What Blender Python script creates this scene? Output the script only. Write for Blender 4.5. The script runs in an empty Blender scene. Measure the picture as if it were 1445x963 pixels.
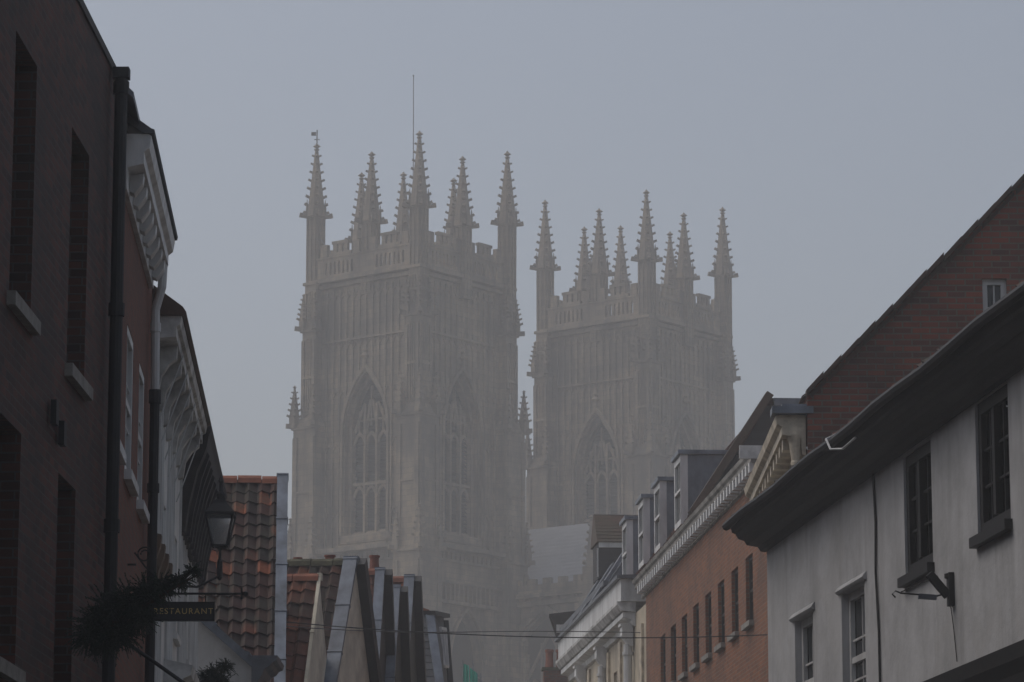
import bpy, math, random
from mathutils import Vector as V, Matrix
random.seed(7)
R = math.radians
scene = bpy.context.scene
COL = scene.collection
# ------------------------------------------------------------------ camera
F = 5000.0
PITCH = math.atan(968.5 / F)
EYE = 1.6
cd = bpy.data.cameras.new('camera'); cam = bpy.data.objects.new('camera', cd); COL.objects.link(cam)
cd.sensor_width = 36; cd.lens = F / 1445 * 36; cd.clip_start = .5; cd.clip_end = 3000
cam.location = (0, 0, EYE); cam.rotation_euler = (math.pi / 2 + PITCH, 0, 0)
scene.camera = cam
def at(px, py, Y):
    """the world point at forward distance Y that the photograph shows at a pixel"""
    x = (px - 722.5) / F; u = (481.5 - py) / F
    dy = math.cos(PITCH) - u * math.sin(PITCH); dz = math.sin(PITCH) + u * math.cos(PITCH)
    return V((x / dy * Y, Y, EYE + dz / dy * Y))
Z = V((0, 0, 1))
# ------------------------------------------------------------------ materials
MATS = {}
class NT:
    def __init__(s, name):
        s.m = bpy.data.materials.new(name); s.m.use_nodes = True
        s.t = s.m.node_tree; s.b = s.t.nodes['Principled BSDF']
    def n(s, typ, **kw):
        nd = s.t.nodes.new(typ)
        for k, v in kw.items():
            if k in nd.inputs.keys(): nd.inputs[k].default_value = v
            else: setattr(nd, k, v)
        return nd
    def l(s, a, b): s.t.links.new(a, b)
    def noise(s, scale, detail=6, coord='Object', rough=.6, stretch=None):
        tc = s.n('ShaderNodeTexCoord'); o = tc.outputs[coord]
        if stretch:
            mp = s.n('ShaderNodeMapping'); mp.inputs['Scale'].default_value = stretch; s.l(o, mp.inputs['Vector']); o = mp.outputs[0]
        nz = s.n('ShaderNodeTexNoise', Scale=scale, Detail=detail, Roughness=rough); s.l(o, nz.inputs['Vector'])
        return nz.outputs['Fac']
    def ramp(s, fac, stops):
        r = s.n('ShaderNodeValToRGB'); e = r.color_ramp.elements
        while len(e) < len(stops): e.new(.5)
        for i, (p, c) in enumerate(stops):
            e[i].position = p; e[i].color = (*c, 1) if len(c) == 3 else c
        s.l(fac, r.inputs[0]); return r.outputs[0]
    def mix(s, fac, a, b, mode='MIX'):
        m = s.n('ShaderNodeMix', data_type='RGBA', blend_type=mode)
        for sock, v in ((m.inputs[0], fac), (m.inputs[6], a), (m.inputs[7], b)):
            if hasattr(v, 'node'): s.l(v, sock)
            else: sock.default_value = v if isinstance(v, (int, float)) else (*v, 1)
        return m.outputs[2]
    def bump(s, h, strength=.3, dist=.02, prev=None):
        b = s.n('ShaderNodeBump', Strength=strength, Distance=dist); s.l(h, b.inputs['Height'])
        if prev is not None: s.l(prev, b.inputs['Normal'])
        s.l(b.outputs[0], s.b.inputs['Normal']); return b.outputs[0]
    def col(s, c): s.l(c, s.b.inputs['Base Color'])
def plain(name, c, rough=.6, var=.25, scale=6, metal=0, bump=.15, stretch=None, c2=None):
    t = NT(name); t.b.inputs['Roughness'].default_value = rough; t.b.inputs['Metallic'].default_value = metal
    f = t.noise(scale, 8, stretch=stretch)
    lo = c2 or tuple(x * (1 - var) for x in c); hi = tuple(min(1, x * (1 + var * .5)) for x in c)
    t.col(t.ramp(f, [(.3, lo), (.68, hi)]))
    if bump: t.bump(t.noise(scale * 7, 4), bump, .01)
    MATS[name] = t.m; return t.m
def brick(name, c1, c2, mortar, soot=(.03, .028, .026), sootamt=.5, bw=.225, rh=.075, ms=.008, scale=.6, bumpd=.006):
    t = NT(name); t.b.inputs['Roughness'].default_value = .85
    tc = t.n('ShaderNodeTexCoord')
    def tex(a, b, m):
        k = t.n('ShaderNodeTexBrick'); k.inputs['Scale'].default_value = 1
        k.inputs['Brick Width'].default_value = bw; k.inputs['Row Height'].default_value = rh
        k.inputs['Mortar Size'].default_value = ms; k.inputs['Mortar Smooth'].default_value = .3; k.inputs['Bias'].default_value = 0
        for i, c in (('Color1', a), ('Color2', b), ('Mortar', m)): k.inputs[i].default_value = (*c, 1)
        t.l(tc.outputs['UV'], k.inputs['Vector']); return k
    k = tex(c1, c2, mortar)
    c = t.mix(.28, k.outputs['Color'], t.ramp(t.noise(9, 4), [(.35, tuple(x * .7 for x in c1)), (.65, tuple(x * 1.2 for x in c2))]), 'MIX')
    c = t.mix(k.outputs['Fac'], c, mortar)
    st = t.n('ShaderNodeMath', operation='MULTIPLY'); st.inputs[1].default_value = sootamt
    t.l(t.ramp(t.noise(scale, 8, rough=.7), [(.42, (0, 0, 0)), (.7, (1, 1, 1))]), st.inputs[0])
    c = t.mix(st.outputs[0], c, soot)
    t.col(c)
    inv = t.n('ShaderNodeMath', operation='SUBTRACT'); inv.inputs[0].default_value = 1; t.l(k.outputs['Fac'], inv.inputs[1])
    p = t.bump(inv.outputs[0], .8, bumpd); t.bump(t.noise(40, 4), .25, .006, p)
    MATS[name] = t.m; return t.m
def tiles(name, stops, moss=(.045, .045, .03), mossamt=.6, mscale=.9):
    t = NT(name); t.b.inputs['Roughness'].default_value = .8
    tc = t.n('ShaderNodeTexCoord'); fl = t.n('ShaderNodeVectorMath', operation='FLOOR'); t.l(tc.outputs['UV'], fl.inputs[0])
    wn = t.n('ShaderNodeTexWhiteNoise', noise_dimensions='2D'); t.l(fl.outputs[0], wn.inputs['Vector'])
    c = t.ramp(wn.outputs['Value'], stops)
    c = t.mix(.5, c, t.ramp(t.noise(14, 6), [(.3, (.25, .25, .25)), (.7, (1, 1, 1))]), 'MULTIPLY')
    mm = t.n('ShaderNodeMath', operation='MULTIPLY'); mm.inputs[1].default_value = mossamt
    t.l(t.ramp(t.noise(mscale, 8, rough=.75), [(.45, (0, 0, 0)), (.62, (1, 1, 1))]), mm.inputs[0])
    c = t.mix(mm.outputs[0], c, moss)
    li = t.n('ShaderNodeMath', operation='MULTIPLY'); li.inputs[1].default_value = .5
    t.l(t.ramp(t.noise(7, 8, rough=.8), [(.66, (0, 0, 0)), (.74, (1, 1, 1))]), li.inputs[0])
    c = t.mix(li.outputs[0], c, (.22, .21, .17))
    t.col(c); t.bump(t.noise(50, 4), .3, .008)
    MATS[name] = t.m; return t.m

brick('dark_brick', (.15, .045, .027), (.03, .018, .015), (.085, .072, .062), sootamt=.75)  # brick colours set dark to stand in for lens vignette and shade
brick('red_brick', (.22, .062, .028), (.15, .05, .026), (.12, .09, .07), sootamt=.35)
brick('orange_brick', (.33, .105, .032), (.15, .05, .022), (.20, .155, .11), soot=(.055, .034, .026), sootamt=.7)
brick('gable_brick', (.27, .062, .030), (.075, .036, .028), (.13, .11, .09), sootamt=.75, bw=.23, rh=.078, ms=.011)
def stone_mat():
    t = NT('minster_stone'); t.b.inputs['Roughness'].default_value = .9
    tc = t.n('ShaderNodeTexCoord'); k = t.n('ShaderNodeTexBrick'); k.inputs['Scale'].default_value = 1
    k.inputs['Brick Width'].default_value = .85; k.inputs['Row Height'].default_value = .38; k.inputs['Mortar Size'].default_value = .012
    k.inputs['Color1'].default_value = (.43, .34, .225, 1); k.inputs['Color2'].default_value = (.27, .215, .155, 1); k.inputs['Mortar'].default_value = (.11, .095, .08, 1)
    t.l(tc.outputs['UV'], k.inputs['Vector'])
    c = t.mix(.35, k.outputs['Color'], t.ramp(t.noise(1.6, 5), [(.35, (.25, .21, .165)), (.52, (.40, .32, .22)), (.68, (.43, .29, .19))]))
    st = t.ramp(t.noise(.9, 8, rough=.7, stretch=(1, 1, .16)), [(.44, (0, 0, 0)), (.66, (.75, .75, .75))])
    c = t.mix(st, c, (.075, .068, .062))
    st2 = t.ramp(t.noise(.23, 6, rough=.65), [(.44, (0, 0, 0)), (.64, (.62, .62, .62))])
    c = t.mix(st2, c, (.085, .078, .072))
    t.col(c)
    t.bump(k.outputs['Fac'], -.5, .02); t.bump(t.noise(12, 5), .4, .03)
    MATS['stone'] = t.m
stone_mat()
tiles('dark_pantile', [(0, (.022, .013, .011)), (.35, (.042, .018, .014)), (.62, (.062, .023, .016)), (.945, (.085, .03, .018)), (.96, (.27, .075, .028)), (1, (.30, .085, .032))], mossamt=.9)
tiles('orange_pantile', [(0, (.08, .028, .018)), (.4, (.15, .045, .022)), (.75, (.21, .062, .028)), (1, (.30, .095, .04))], mossamt=.55)
tiles('plain_tile', [(0, (.07, .03, .022)), (.5, (.13, .042, .028)), (1, (.24, .07, .036))], mossamt=.3)
tiles('brown_tile', [(0, (.05, .034, .026)), (.5, (.085, .05, .034)), (1, (.12, .062, .042))], moss=(.06, .052, .028), mossamt=.7)
tiles('slate', [(0, (.055, .06, .068)), (.5, (.08, .085, .095)), (1, (.11, .115, .125))], moss=(.05, .052, .05), mossamt=.4)
tiles('pale_slate', [(0, (.22, .235, .26)), (.5, (.26, .275, .30)), (1, (.31, .32, .345))], moss=(.2, .21, .22), mossamt=.4)
def render_mat():
    t = NT('white_render'); t.b.inputs['Roughness'].default_value = .9
    c = t.ramp(t.noise(1.3, 8, rough=.65), [(.3, (.36, .36, .36)), (.62, (.52, .52, .525))])
    st = t.n('ShaderNodeMath', operation='MULTIPLY'); st.inputs[1].default_value = .6
    t.l(t.ramp(t.noise(2.2, 8, rough=.7, stretch=(1, 1, .12)), [(.5, (0, 0, 0)), (.72, (1, 1, 1))]), st.inputs[0])
    c = t.mix(st.outputs[0], c, (.26, .255, .25))
    pt = t.ramp(t.noise(.7, 3), [(.58, (0, 0, 0)), (.6, (.3, .3, .3))]); c = t.mix(pt, c, (.42, .41, .395))
    t.col(c); p = t.bump(t.noise(2.5, 4), .5, .03); t.bump(t.noise(60, 4), .3, .006, p); MATS['white_render'] = t.m
render_mat()
plain('white_paint', (.66, .66, .65), .5, .25, 3, stretch=(1, 1, .3), c2=(.42, .41, .40))
plain('aged_white', (.55, .54, .52), .7, .5, 2.5, c2=(.16, .15, .14))
plain('aged_stone', (.30, .285, .26), .85, .5, 2.2, c2=(.08, .075, .065))
plain('cream_paint', (.50, .43, .32), .7, .3, 1.5, c2=(.33, .28, .21))
plain('cream_trim', (.58, .50, .38), .6, .4, 4, c2=(.28, .23, .17))
plain('pale_cream', (.74, .68, .54), .8, .25, 2, c2=(.5, .45, .35))
plain('black_wood', (.012, .0115, .0115), .6, .5, 8, stretch=(1, 1, 3))
plain('dark_eave_wood', (.038, .034, .032), .75, .6, 5)
plain('black_iron', (.012, .012, .013), .65, .3, 10)
plain('dark_boarding', (.032, .033, .036), .8, .4, 2, stretch=(.3, .3, 6))
plain('lead', (.16, .185, .225), .5, .45, 3, c2=(.065, .075, .09), stretch=(1, 1, .6))
plain('dark_lead', (.09, .10, .12), .5, .45, 3)
plain('stone_sill', (.25, .235, .21), .8, .4, 6)
plain('pot_clay', (.23, .075, .045), .8, .4, 5)
plain('ridge_clay', (.25, .085, .045), .8, .5, 4)
plain('mossy_mortar', (.09, .085, .05), .95, .5, 5)
plain('brown_board', (.15, .10, .065), .7, .4, 6)
plain('louvre', (.016, .015, .015), .8, .4, 3)
plain('needles', (.014, .030, .016), .7, .5, 9, bump=0)
plain('bark', (.05, .035, .025), .9, .4, 12)
plain('green_net', (.02, .42, .30), .7, .2, 3)
plain('scaffold_steel', (.25, .25, .26), .4, .3, 6)
plain('asphalt', (.05, .05, .05), .7, .3, 4)
plain('pavement', (.2, .19, .18), .85, .3, 3)
plain('earth', (.09, .085, .07), .9, .3, .2)
plain('cable_black', (.02, .02, .02), .6, .2, 5)
plain('cable_grey', (.45, .45, .44), .6, .2, 5)
plain('gold', (.62, .45, .16), .4, .2, 20)
plain('sign_green', (.016, .022, .019), .35, .3, 6)
plain('nave_glass', (.014, .014, .015), .35, .3, 1)
def glass(name, c, rough, ior=1.5):
    t = NT(name); t.b.inputs['Base Color'].default_value = (*c, 1); t.b.inputs['Roughness'].default_value = rough; t.b.inputs['IOR'].default_value = ior
    t.bump(t.noise(2.5, 3), .06, .05); MATS[name] = t.m
glass('pane_glass', (.012, .013, .014), .06)
def lantern_glass():
    t = NT('lantern_glass'); b = t.b; b.inputs['Base Color'].default_value = (.75, .78, .78, 1); b.inputs['Roughness'].default_value = .25
    b.inputs['Transmission Weight'].default_value = .85; b.inputs['IOR'].default_value = 1.1; MATS['lantern_glass'] = t.m
lantern_glass()
# ------------------------------------------------------------------ mesh builder
class MB:
    def __init__(s, o=(0, 0, 0)): s.o = V(o); s.v = []; s.f = []; s.uv = []
    def face(s, pts, uv=None):
        i = len(s.v); pts = [V(p) for p in pts]
        s.v += pts; s.f.append(tuple(range(i, i + len(pts))))
        if uv is None:
            n = V((0, 0, 0))
            for k in range(1, len(pts) - 1): n += (pts[k] - pts[0]).cross(pts[k + 1] - pts[0])
            if n.length < 1e-12: uv = [(0, 0)] * len(pts)
            else:
                n.normalize(); t = Z.cross(n)
                t = t.normalized() if t.length > .02 else V((1, 0, 0))
                b = n.cross(t); uv = [(p.dot(t), p.dot(b)) for p in pts]
        s.uv.append(uv)
    def hexa(s, p):
        """eight corners: bottom ring 0-3 (counter-clockwise from above), top ring 4-7"""
        for q in ((3, 2, 1, 0), (4, 5, 6, 7), (0, 1, 5, 4), (1, 2, 6, 5), (2, 3, 7, 6), (3, 0, 4, 7)): s.face([p[i] for i in q])
    def box(s, c, sx, sy, sz, ux=V((1, 0, 0)), uy=None, uz=Z):
        c = V(c); ux = V(ux).normalized(); uz = V(uz).normalized(); uy = V(uy).normalized() if uy is not None else uz.cross(ux)
        a, b, h = ux * sx / 2, uy * sy / 2, uz * sz / 2
        s.hexa([c - a - b - h, c + a - b - h, c + a + b - h, c - a + b - h, c - a - b + h, c + a - b + h, c + a + b + h, c - a + b + h])
    def bar(s, a, b, w, h=None, up=Z):
        a, b = V(a), V(b); h = h or w; d = (b - a); L = d.length; d.normalize()
        up = V(up); x = d.cross(up)
        if x.length < .01: x = d.cross(V((1, 0, 0)))
        x.normalize(); y = x.cross(d)
        s.box((a + b) / 2, w, L, h, ux=x, uy=d, uz=y)
    def tube(s, pts, r, n=8, cap=True):
        pts = [V(p) for p in pts]; rs = r if isinstance(r, (list, tuple)) else [r] * len(pts); rings = []
        for i, p in enumerate(pts):
            d = (pts[min(i + 1, len(pts) - 1)] - pts[max(i - 1, 0)]).normalized()
            x = d.cross(Z if abs(d.z) < .95 else V((1, 0, 0))).normalized(); y = d.cross(x)
            rings.append([p + (x * math.cos(2 * math.pi * k / n) + y * math.sin(2 * math.pi * k / n)) * rs[i] for k in range(n)])
        for a, b in zip(rings, rings[1:]):
            for k in range(n): s.face([a[k], b[k], b[(k + 1) % n], a[(k + 1) % n]])
        if cap: s.face(rings[0]); s.face(rings[-1][::-1])
    def prism(s, prof, A, B, ex, ez=Z, cap=True):
        """profile (x, z) swept from A to B; ex, ez its axes"""
        A, B, ex, ez = V(A), V(B), V(ex), V(ez); pa = [A + ex * x + ez * z for x, z in prof]; pb = [B + ex * x + ez * z for x, z in prof]
        n = len(prof); ar = sum(prof[i][0] * prof[(i + 1) % n][1] - prof[(i + 1) % n][0] * prof[i][1] for i in range(n))
        flip = (ex.cross(ez).dot(B - A) < 0) == (ar > 0)
        for k in range(n):
            q = [pa[k], pa[(k + 1) % n], pb[(k + 1) % n], pb[k]]; s.face(q if not flip else q[::-1])
        if cap:
            s.face(pa[::-1] if not flip else pa); s.face(pb if not flip else pb[::-1])
    def lathe(s, c, prof, n=10, ang=0):
        c = V(c); rings = [[c + V((r * math.cos(ang + 2 * math.pi * k / n), r * math.sin(ang + 2 * math.pi * k / n), z)) for k in range(n)] for r, z in prof]
        for a, b in zip(rings, rings[1:]):
            for k in range(n): s.face([a[k], a[(k + 1) % n], b[(k + 1) % n], b[k]])
        s.face(rings[-1]); s.face(rings[0][::-1])
    def wall(s, P, s0, s1, z0, z1, holes=(), depth=.2, back=None):
        """front at P(s, z, 0); holes: lists of (s, bottom, top) samples; the reveals run back by depth"""
        xs = {s0, s1}
        top = z1 if callable(z1) else (lambda x: z1)
        for h in holes: xs |= {q[0] for q in h}
        if callable(z1) and hasattr(z1, 'knots'): xs |= set(z1.knots)
        xs = sorted(x for x in xs if s0 - 1e-6 <= x <= s1 + 1e-6)
        def val(h, x, j):
            for a, b in zip(h, h[1:]):
                if a[0] - 1e-6 <= x <= b[0] + 1e-6:
                    t = 0 if b[0] - a[0] < 1e-9 else (x - a[0]) / (b[0] - a[0]); return a[j] + (b[j] - a[j]) * t
        flip = (P(1, 0, 0) - P(0, 0, 0)).cross(Z).dot(P(0, 0, 1) - P(0, 0, 0)) < 0
        def quad(p): s.face(p[::-1] if flip else p)
        for xa, xb in zip(xs, xs[1:]):
            m = (xa + xb) / 2; hs = sorted([h for h in holes if h[0][0] < m < h[-1][0]], key=lambda h: val(h, m, 1))
            la, lb = z0, z0
            for h in hs + [None]:
                ha, hb = (val(h, xa, 1), val(h, xb, 1)) if h else (top(xa), top(xb))
                if ha - la > 1e-5 or hb - lb > 1e-5: quad([P(xa, la, 0), P(xb, lb, 0), P(xb, hb, 0), P(xa, ha, 0)])
                if h: la, lb = val(h, xa, 2), val(h, xb, 2)
        for h in holes:
            ring = [(q[0], q[1]) for q in h] + [(q[0], q[2]) for q in reversed(h)]
            out = []
            for q in ring:
                if not out or abs(q[0] - out[-1][0]) + abs(q[1] - out[-1][1]) > 1e-6: out.append(q)
            for a, b in zip(out, out[1:] + out[:1]):
                if abs(a[0] - b[0]) + abs(a[1] - b[1]) > 1e-6: quad([P(b[0], b[1], 0), P(a[0], a[1], 0), P(a[0], a[1], -depth), P(b[0], b[1], -depth)])
    def build(s, name, m, parent=None, smooth=False):
        me = bpy.data.meshes.new(name)
        me.from_pydata([tuple(p - s.o) for p in s.v], [], s.f)
        uvl = me.uv_layers.new(name='UVMap'); flat = [c for f in s.uv for q in f for c in q]; uvl.data.foreach_set('uv', flat)
        if smooth: me.polygons.foreach_set('use_smooth', [True] * len(me.polygons))
        me.materials.append(MATS[m]); me.update()
        o = bpy.data.objects.new(name, me); COL.objects.link(o)
        if parent: o.parent = parent
        else: o.location = s.o
        return o
def tag(o, label=None, cat=None, group=None, kind=None):
    for k, v in (('label', label), ('category', cat), ('group', group), ('kind', kind)):
        if v: o[k] = v
    return o
def thing(name, loc, label, cat, group=None):
    o = bpy.data.objects.new(name, None); COL.objects.link(o); o.location = loc; o.empty_display_size = .3
    return tag(o, label, cat, group)
def rect(a, b, z0, z1): return [(min(a, b), z0, z1), (max(a, b), z0, z1)]
def arch(c, hw, z0, zs, za, n=8):
    """pointed opening: centre, half width, sill, springing, apex"""
    h = za - zs; r = (hw * hw + h * h) / (2 * hw)
    pts = []
    for i in range(n + 1):
        a = math.pi - i / n * (math.pi - math.acos((hw - r) / r)) if True else 0
        x = -hw + r + r * math.cos(a); z = zs + r * math.sin(a); pts.append((x, z))
    left = [(c + x, z0, z) for x, z in pts]; right = [(c - x, z0, z) for x, z in reversed(pts[:-1])]
    return left + right
class Fac:
    """a facade: A its plan point, d along it away from the camera, side +1 right of the street, -1 left"""
    def __init__(s, A, d, side):
        s.A = V((A[0], A[1], 0)); s.d = V((d[0], d[1], 0)).normalized()
        s.n = V((-s.d.y, s.d.x, 0)) if side > 0 else V((s.d.y, -s.d.x, 0)); s.side = side
    def P(s, a, z, o=0): return s.A + s.d * a + s.n * o + Z * z
def body(mb, fc, s0, s1, z0, z1, depth):
    """the sides, back and flat top behind a facade wall"""
    P = fc.P; a, b, c, d = (s0, 0), (s1, 0), (s1, -depth), (s0, -depth)
    q = lambda p, z: P(p[0], z, p[1])
    for p, r in ((b, c), (c, d), (d, a)):
        f = [q(p, z0), q(r, z0), q(r, z1), q(p, z1)]; mb.face(f if fc.side > 0 else f[::-1])
    f = [q(a, z1), q(d, z1), q(c, z1), q(b, z1)]; mb.face(f)
def window(parent, fc, s0, s1, z0, z1, set_back=.1, frame='white_paint', fw=.05, nx=2, nz=3, sash=True, sill=None, sillm='stone_sill', o=(0, 0, 0), proud=.06, sillh=.08):
    s0, s1 = min(s0, s1), max(s0, s1); P = fc.P; mb = MB(o)
    def b(a0, a1, b0, b1, t=.05, off=0): mb.box(P((a0 + a1) / 2, (b0 + b1) / 2, -set_back + off), a1 - a0, t, b1 - b0, ux=fc.d, uy=fc.n)
    b(s0, s0 + fw, z0, z1); b(s1 - fw, s1, z0, z1); b(s0 + fw, s1 - fw, z1 - fw, z1); b(s0 + fw, s1 - fw, z0, z0 + fw)
    zm = (z0 + z1) / 2
    if sash: b(s0 + fw, s1 - fw, zm - fw * .4, zm + fw * .4, .04, -.004)
    g = .022
    for i in range(1, nx):
        x = s0 + fw + (s1 - s0 - 2 * fw) * i / nx; b(x - g / 2, x + g / 2, z0 + fw, z1 - fw, .024, -.007)
    for i in range(1, nz):
        z = z0 + fw + (z1 - z0 - 2 * fw) * i / nz
        if not (sash and abs(z - zm) < .05): b(s0 + fw, s1 - fw, z - g / 2, z + g / 2, .024, -.011)
    w = mb.build('window', frame, parent)
    pb = MB(o); pb.face([P(s0 + .01, z0 + .01, -set_back - .03), P(s1 - .01, z0 + .01, -set_back - .03), P(s1 - .01, z1 - .01, -set_back - .03), P(s0 + .01, z1 - .01, -set_back - .03)][::(1 if fc.side < 0 else -1)])
    pb.build('pane', 'pane_glass', w)
    if sill:
        sb = MB(o); sb.box(P((s0 + s1) / 2, z0 - sillh / 2 - .002, (proud - set_back) / 2), s1 - s0 + sill * 2, proud + set_back, sillh, ux=fc.d, uy=fc.n); sb.build('sill', sillm, w)
    return w
def pantiles(mb, O, eu, ev, W, L, tw=.215, th=.3, amp=.03, lift=.03, seg=6):
    O, eu, ev = V(O), V(eu).normalized(), V(ev).normalized(); nn = eu.cross(ev).normalized()
    cols = max(1, round(W / tw)); rows = max(1, round(L / th)); tw = W / cols; th = L / rows; so = random.randint(0, 400)
    rnd = random.Random(int(abs(O.x * 97 + O.y * 13)))
    jit = {}
    for r in range(rows):
        v0 = r * th; v1 = v0 + th * 1.06
        for c in range(cols):
            jl = rnd.uniform(-.008, .014) + .022 * math.sin(c * .7 + r * .31 + so) * math.sin(r * .43 + so); jv = rnd.uniform(-.022, .02) + .02 * math.sin(c * .5 + r * .9 + so)
            lo, up = [], []
            for k in range(seg + 1):
                u = (c + k / seg) * tw; ph = k / seg * 2 * math.pi; h = amp * (math.sin(ph) + .35 * math.sin(2 * ph))
                lo.append(O + eu * u + ev * (v0 + jv) + nn * (h + lift + jl)); up.append(O + eu * u + ev * (min(v1, L)) + nn * (h + jl * .3))
            cu, cv = c + .5 + so, r + .5
            for k in range(seg):
                mb.face([lo[k], lo[k + 1], up[k + 1], up[k]], [(cu, cv)] * 4)
                mb.face([lo[k] - nn * .02, lo[k + 1] - nn * .02, lo[k + 1], lo[k]], [(cu, cv)] * 4)
def flat_tiles(mb, O, eu, ev, W, L, tw=.17, th=.11, lift=.014):
    O, eu, ev = V(O), V(eu).normalized(), V(ev).normalized(); nn = eu.cross(ev).normalized()
    cols = max(1, round(W / tw)); rows = max(1, round(L / th)); tw = W / cols; th = L / rows; rnd = random.Random(int(abs(O.x * 31 + O.y * 17)))
    for r in range(rows):
        for c in range(-1 if r % 2 else 0, cols):
            u0 = max(0, (c + (.5 if r % 2 else 0)) * tw); u1 = min(W, (c + 1 + (.5 if r % 2 else 0)) * tw)
            if u1 - u0 < .01: continue
            j = rnd.uniform(-.003, .006); v0, v1 = r * th, min(L, r * th + th * 1.03); uv = [(c + 50.5, r + .5)] * 4
            a, b = O + eu * (u0 + .002) + ev * v0 + nn * (lift + j), O + eu * (u1 - .002) + ev * v0 + nn * (lift + j)
            mb.face([a, b, O + eu * (u1 - .002) + ev * v1, O + eu * (u0 + .002) + ev * v1], uv)
            mb.face([a - nn * lift, b - nn * lift, b, a], uv)

# ================================================================== SETTING
g = MB(); g.face([(-230, -45, 0), (230, -45, 0), (230, 440, 0), (-230, 440, 0)]); tag(g.build('ground', 'earth'), kind='structure')
g = MB(); g.face([(-1.9, -40, .004), (2.0, -40, .004), (2.0, 40, .004), (-1.9, 40, .004)]); g.face([(-1.9, 40, .004), (2, 40, .004), (1.2, 130, .004), (-2.8, 130, .004)]); tag(g.build('road', 'asphalt'), kind='structure')
for a, b, c, d, n in ((-1.9, -3.6, -2.8, -4.6, 'pavement'), (2.0, 4.2, 1.2, 3.0, 'pavement')):
    g = MB(); k = (0, .12)
    x = [a, b] if a < b else [b, a]; y = [c, d] if c < d else [d, c]
    g.hexa([V((x[0], -40, .005)), V((x[1], -40, .005)), V((x[1], 40, .005)), V((x[0], 40, .005)), V((x[0], -40, .12)), V((x[1], -40, .12)), V((x[1], 40, .12)), V((x[0], 40, .12))])
    g.hexa([V((x[0], 40.001, .005)), V((x[1], 40.001, .005)), V((y[1], 130, .005)), V((y[0], 130, .005)), V((x[0], 40.001, .12)), V((x[1], 40.001, .12)), V((y[1], 130, .12)), V((y[0], 130, .12))])
    tag(g.build(n, 'pavement'), kind='structure')
# ================================================================== LEFT SIDE OF THE STREET
# ---- brick house, nearest on the left; its brick colour carries vignette and shade
fc = Fac((-3.72, 32.2), (.023, 1), -1); o = fc.P(-7, 0)
h = thing('brick_house', o, 'dark brick house with tall recessed windows and pale stone sills', 'house')
wins = [(-5.65, -4.6, 7.12, 9.2), (-2.65, -1.6, 7.12, 9.2), (-8.7, -7.6, 7.12, 9.2), (-5.9, -4.9, 4.3, 6.15), (-2.95, -1.95, 4.3, 6.15), (-8.9, -7.9, 4.3, 6.15)]
mb = MB(o)
mb.wall(fc.P, -30, 0, 0, 10.35, [rect(a, b, c, d) for a, b, c, d in wins], .28); body(mb, fc, -30, 0, 0, 10.35, 8)
mb.build('wall', 'dark_brick', h)
mb = MB(o); mb.box(fc.P(-15, 10.39, -.12), 30.0, .28, .08, ux=fc.d, uy=fc.n); mb.build('coping', 'dark_eave_wood', h)
for i, (a, b, c, d) in enumerate(wins):
    window(h, fc, a, b, c, d, .24, 'black_wood' if i != 4 else 'black_wood', sill=.1, o=o, proud=.07, sillh=.11, nx=3, nz=4)
for a, z in ((-3.55, 6.55), (-3.1, 6.45)):
    mb = MB(o); mb.box(fc.P(a, z, .05), .14, .05, .2, ux=fc.d, uy=fc.n); mb.build('vent', 'black_iron', h)
mb = MB(o); mb.tube([fc.P(-.35, 0, .1), fc.P(-.35, 10.27, .1)], .06, 12)
for z in (2, 4, 6, 8, 10.1): mb.tube([fc.P(-.35, z, .1), fc.P(-.35, z + .12, .1)], .075, 12)
mb.box(fc.P(-.35, 10.3, .1), .13, .15, .1, ux=fc.d, uy=fc.n)
mb.build('downpipe', 'black_iron', h, True)
# ---- red brick house with white modillion cornice
fc = Fac((-3.76, 32.2), (-.045, 1), -1); o = fc.P(3.5, 0)
h = thing('brick_house', o, 'narrow red brick house under a deep white block cornice', 'house')
wins = [(.9, 2.0, 7.1, 8.6), (3.0, 4.1, 7.1, 8.6), (5.1, 6.1, 7.1, 8.6)]
mb = MB(o); mb.wall(fc.P, .06, 7.2, 0, 9.98, [rect(a, b, c, d) for a, b, c, d in wins], .14); body(mb, fc, .06, 7.2, 0, 9.98, 8); mb.build('wall', 'red_brick', h)
for a, b, c, d in wins: window(h, fc, a, b, c, d, .03, 'white_paint', fw=.09, sill=.06, o=o, proud=.08, sillh=.1, sillm='white_paint')
mb = MB(o); P = fc.P
mb.prism([(.002, 9.7), (.05, 9.7), (.05, 9.92), (.21, 9.96), (.21, 10.08), (.26, 10.12), (.28, 10.24), (.25, 10.26), (.002, 10.26)], fc.A + fc.d * 1.75, fc.A + fc.d * 6.55, fc.n)
cor = mb.build('cornice', 'white_paint', h)
for k in range(8):
    mb = MB(o); a = 2.1 + k * .58
    mb.prism([(.052, 9.76), (.10, 9.74), (.14, 9.79), (.18, 9.85), (.19, 9.945), (.052, 9.925)], P(a, 0), P(a + .2, 0), fc.n); mb.build('modillion', 'white_paint', cor)
mb = MB(o); mb.prism([(.30, 10.265), (.31, 10.3), (.28, 10.31), (-3.5, 13.0), (-3.5, 12.8), (.2, 10.262)], P(1.72, 0), P(6.6, 0), fc.n); mb.build('roof', 'slate', h)
mb = MB(o); a0 = .75; mb.prism([(.16, 10.36), (.16, 10.42), (-1.2, 11.75), (-1.2, 11.65)], P(a0, 0), P(a0 + 1.3, 0), fc.n)
d = mb.build('dormer', 'dark_lead', h)
mb = MB(o); mb.prism([(.04, 10.27), (.04, 10.46), (-1.1, 11.58), (-1.1, 10.27)], P(a0 + .15, 0), P(a0 + 1.15, 0), fc.n); mb.build('cheek', 'dark_lead', d)
mb = MB(o); 
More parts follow.
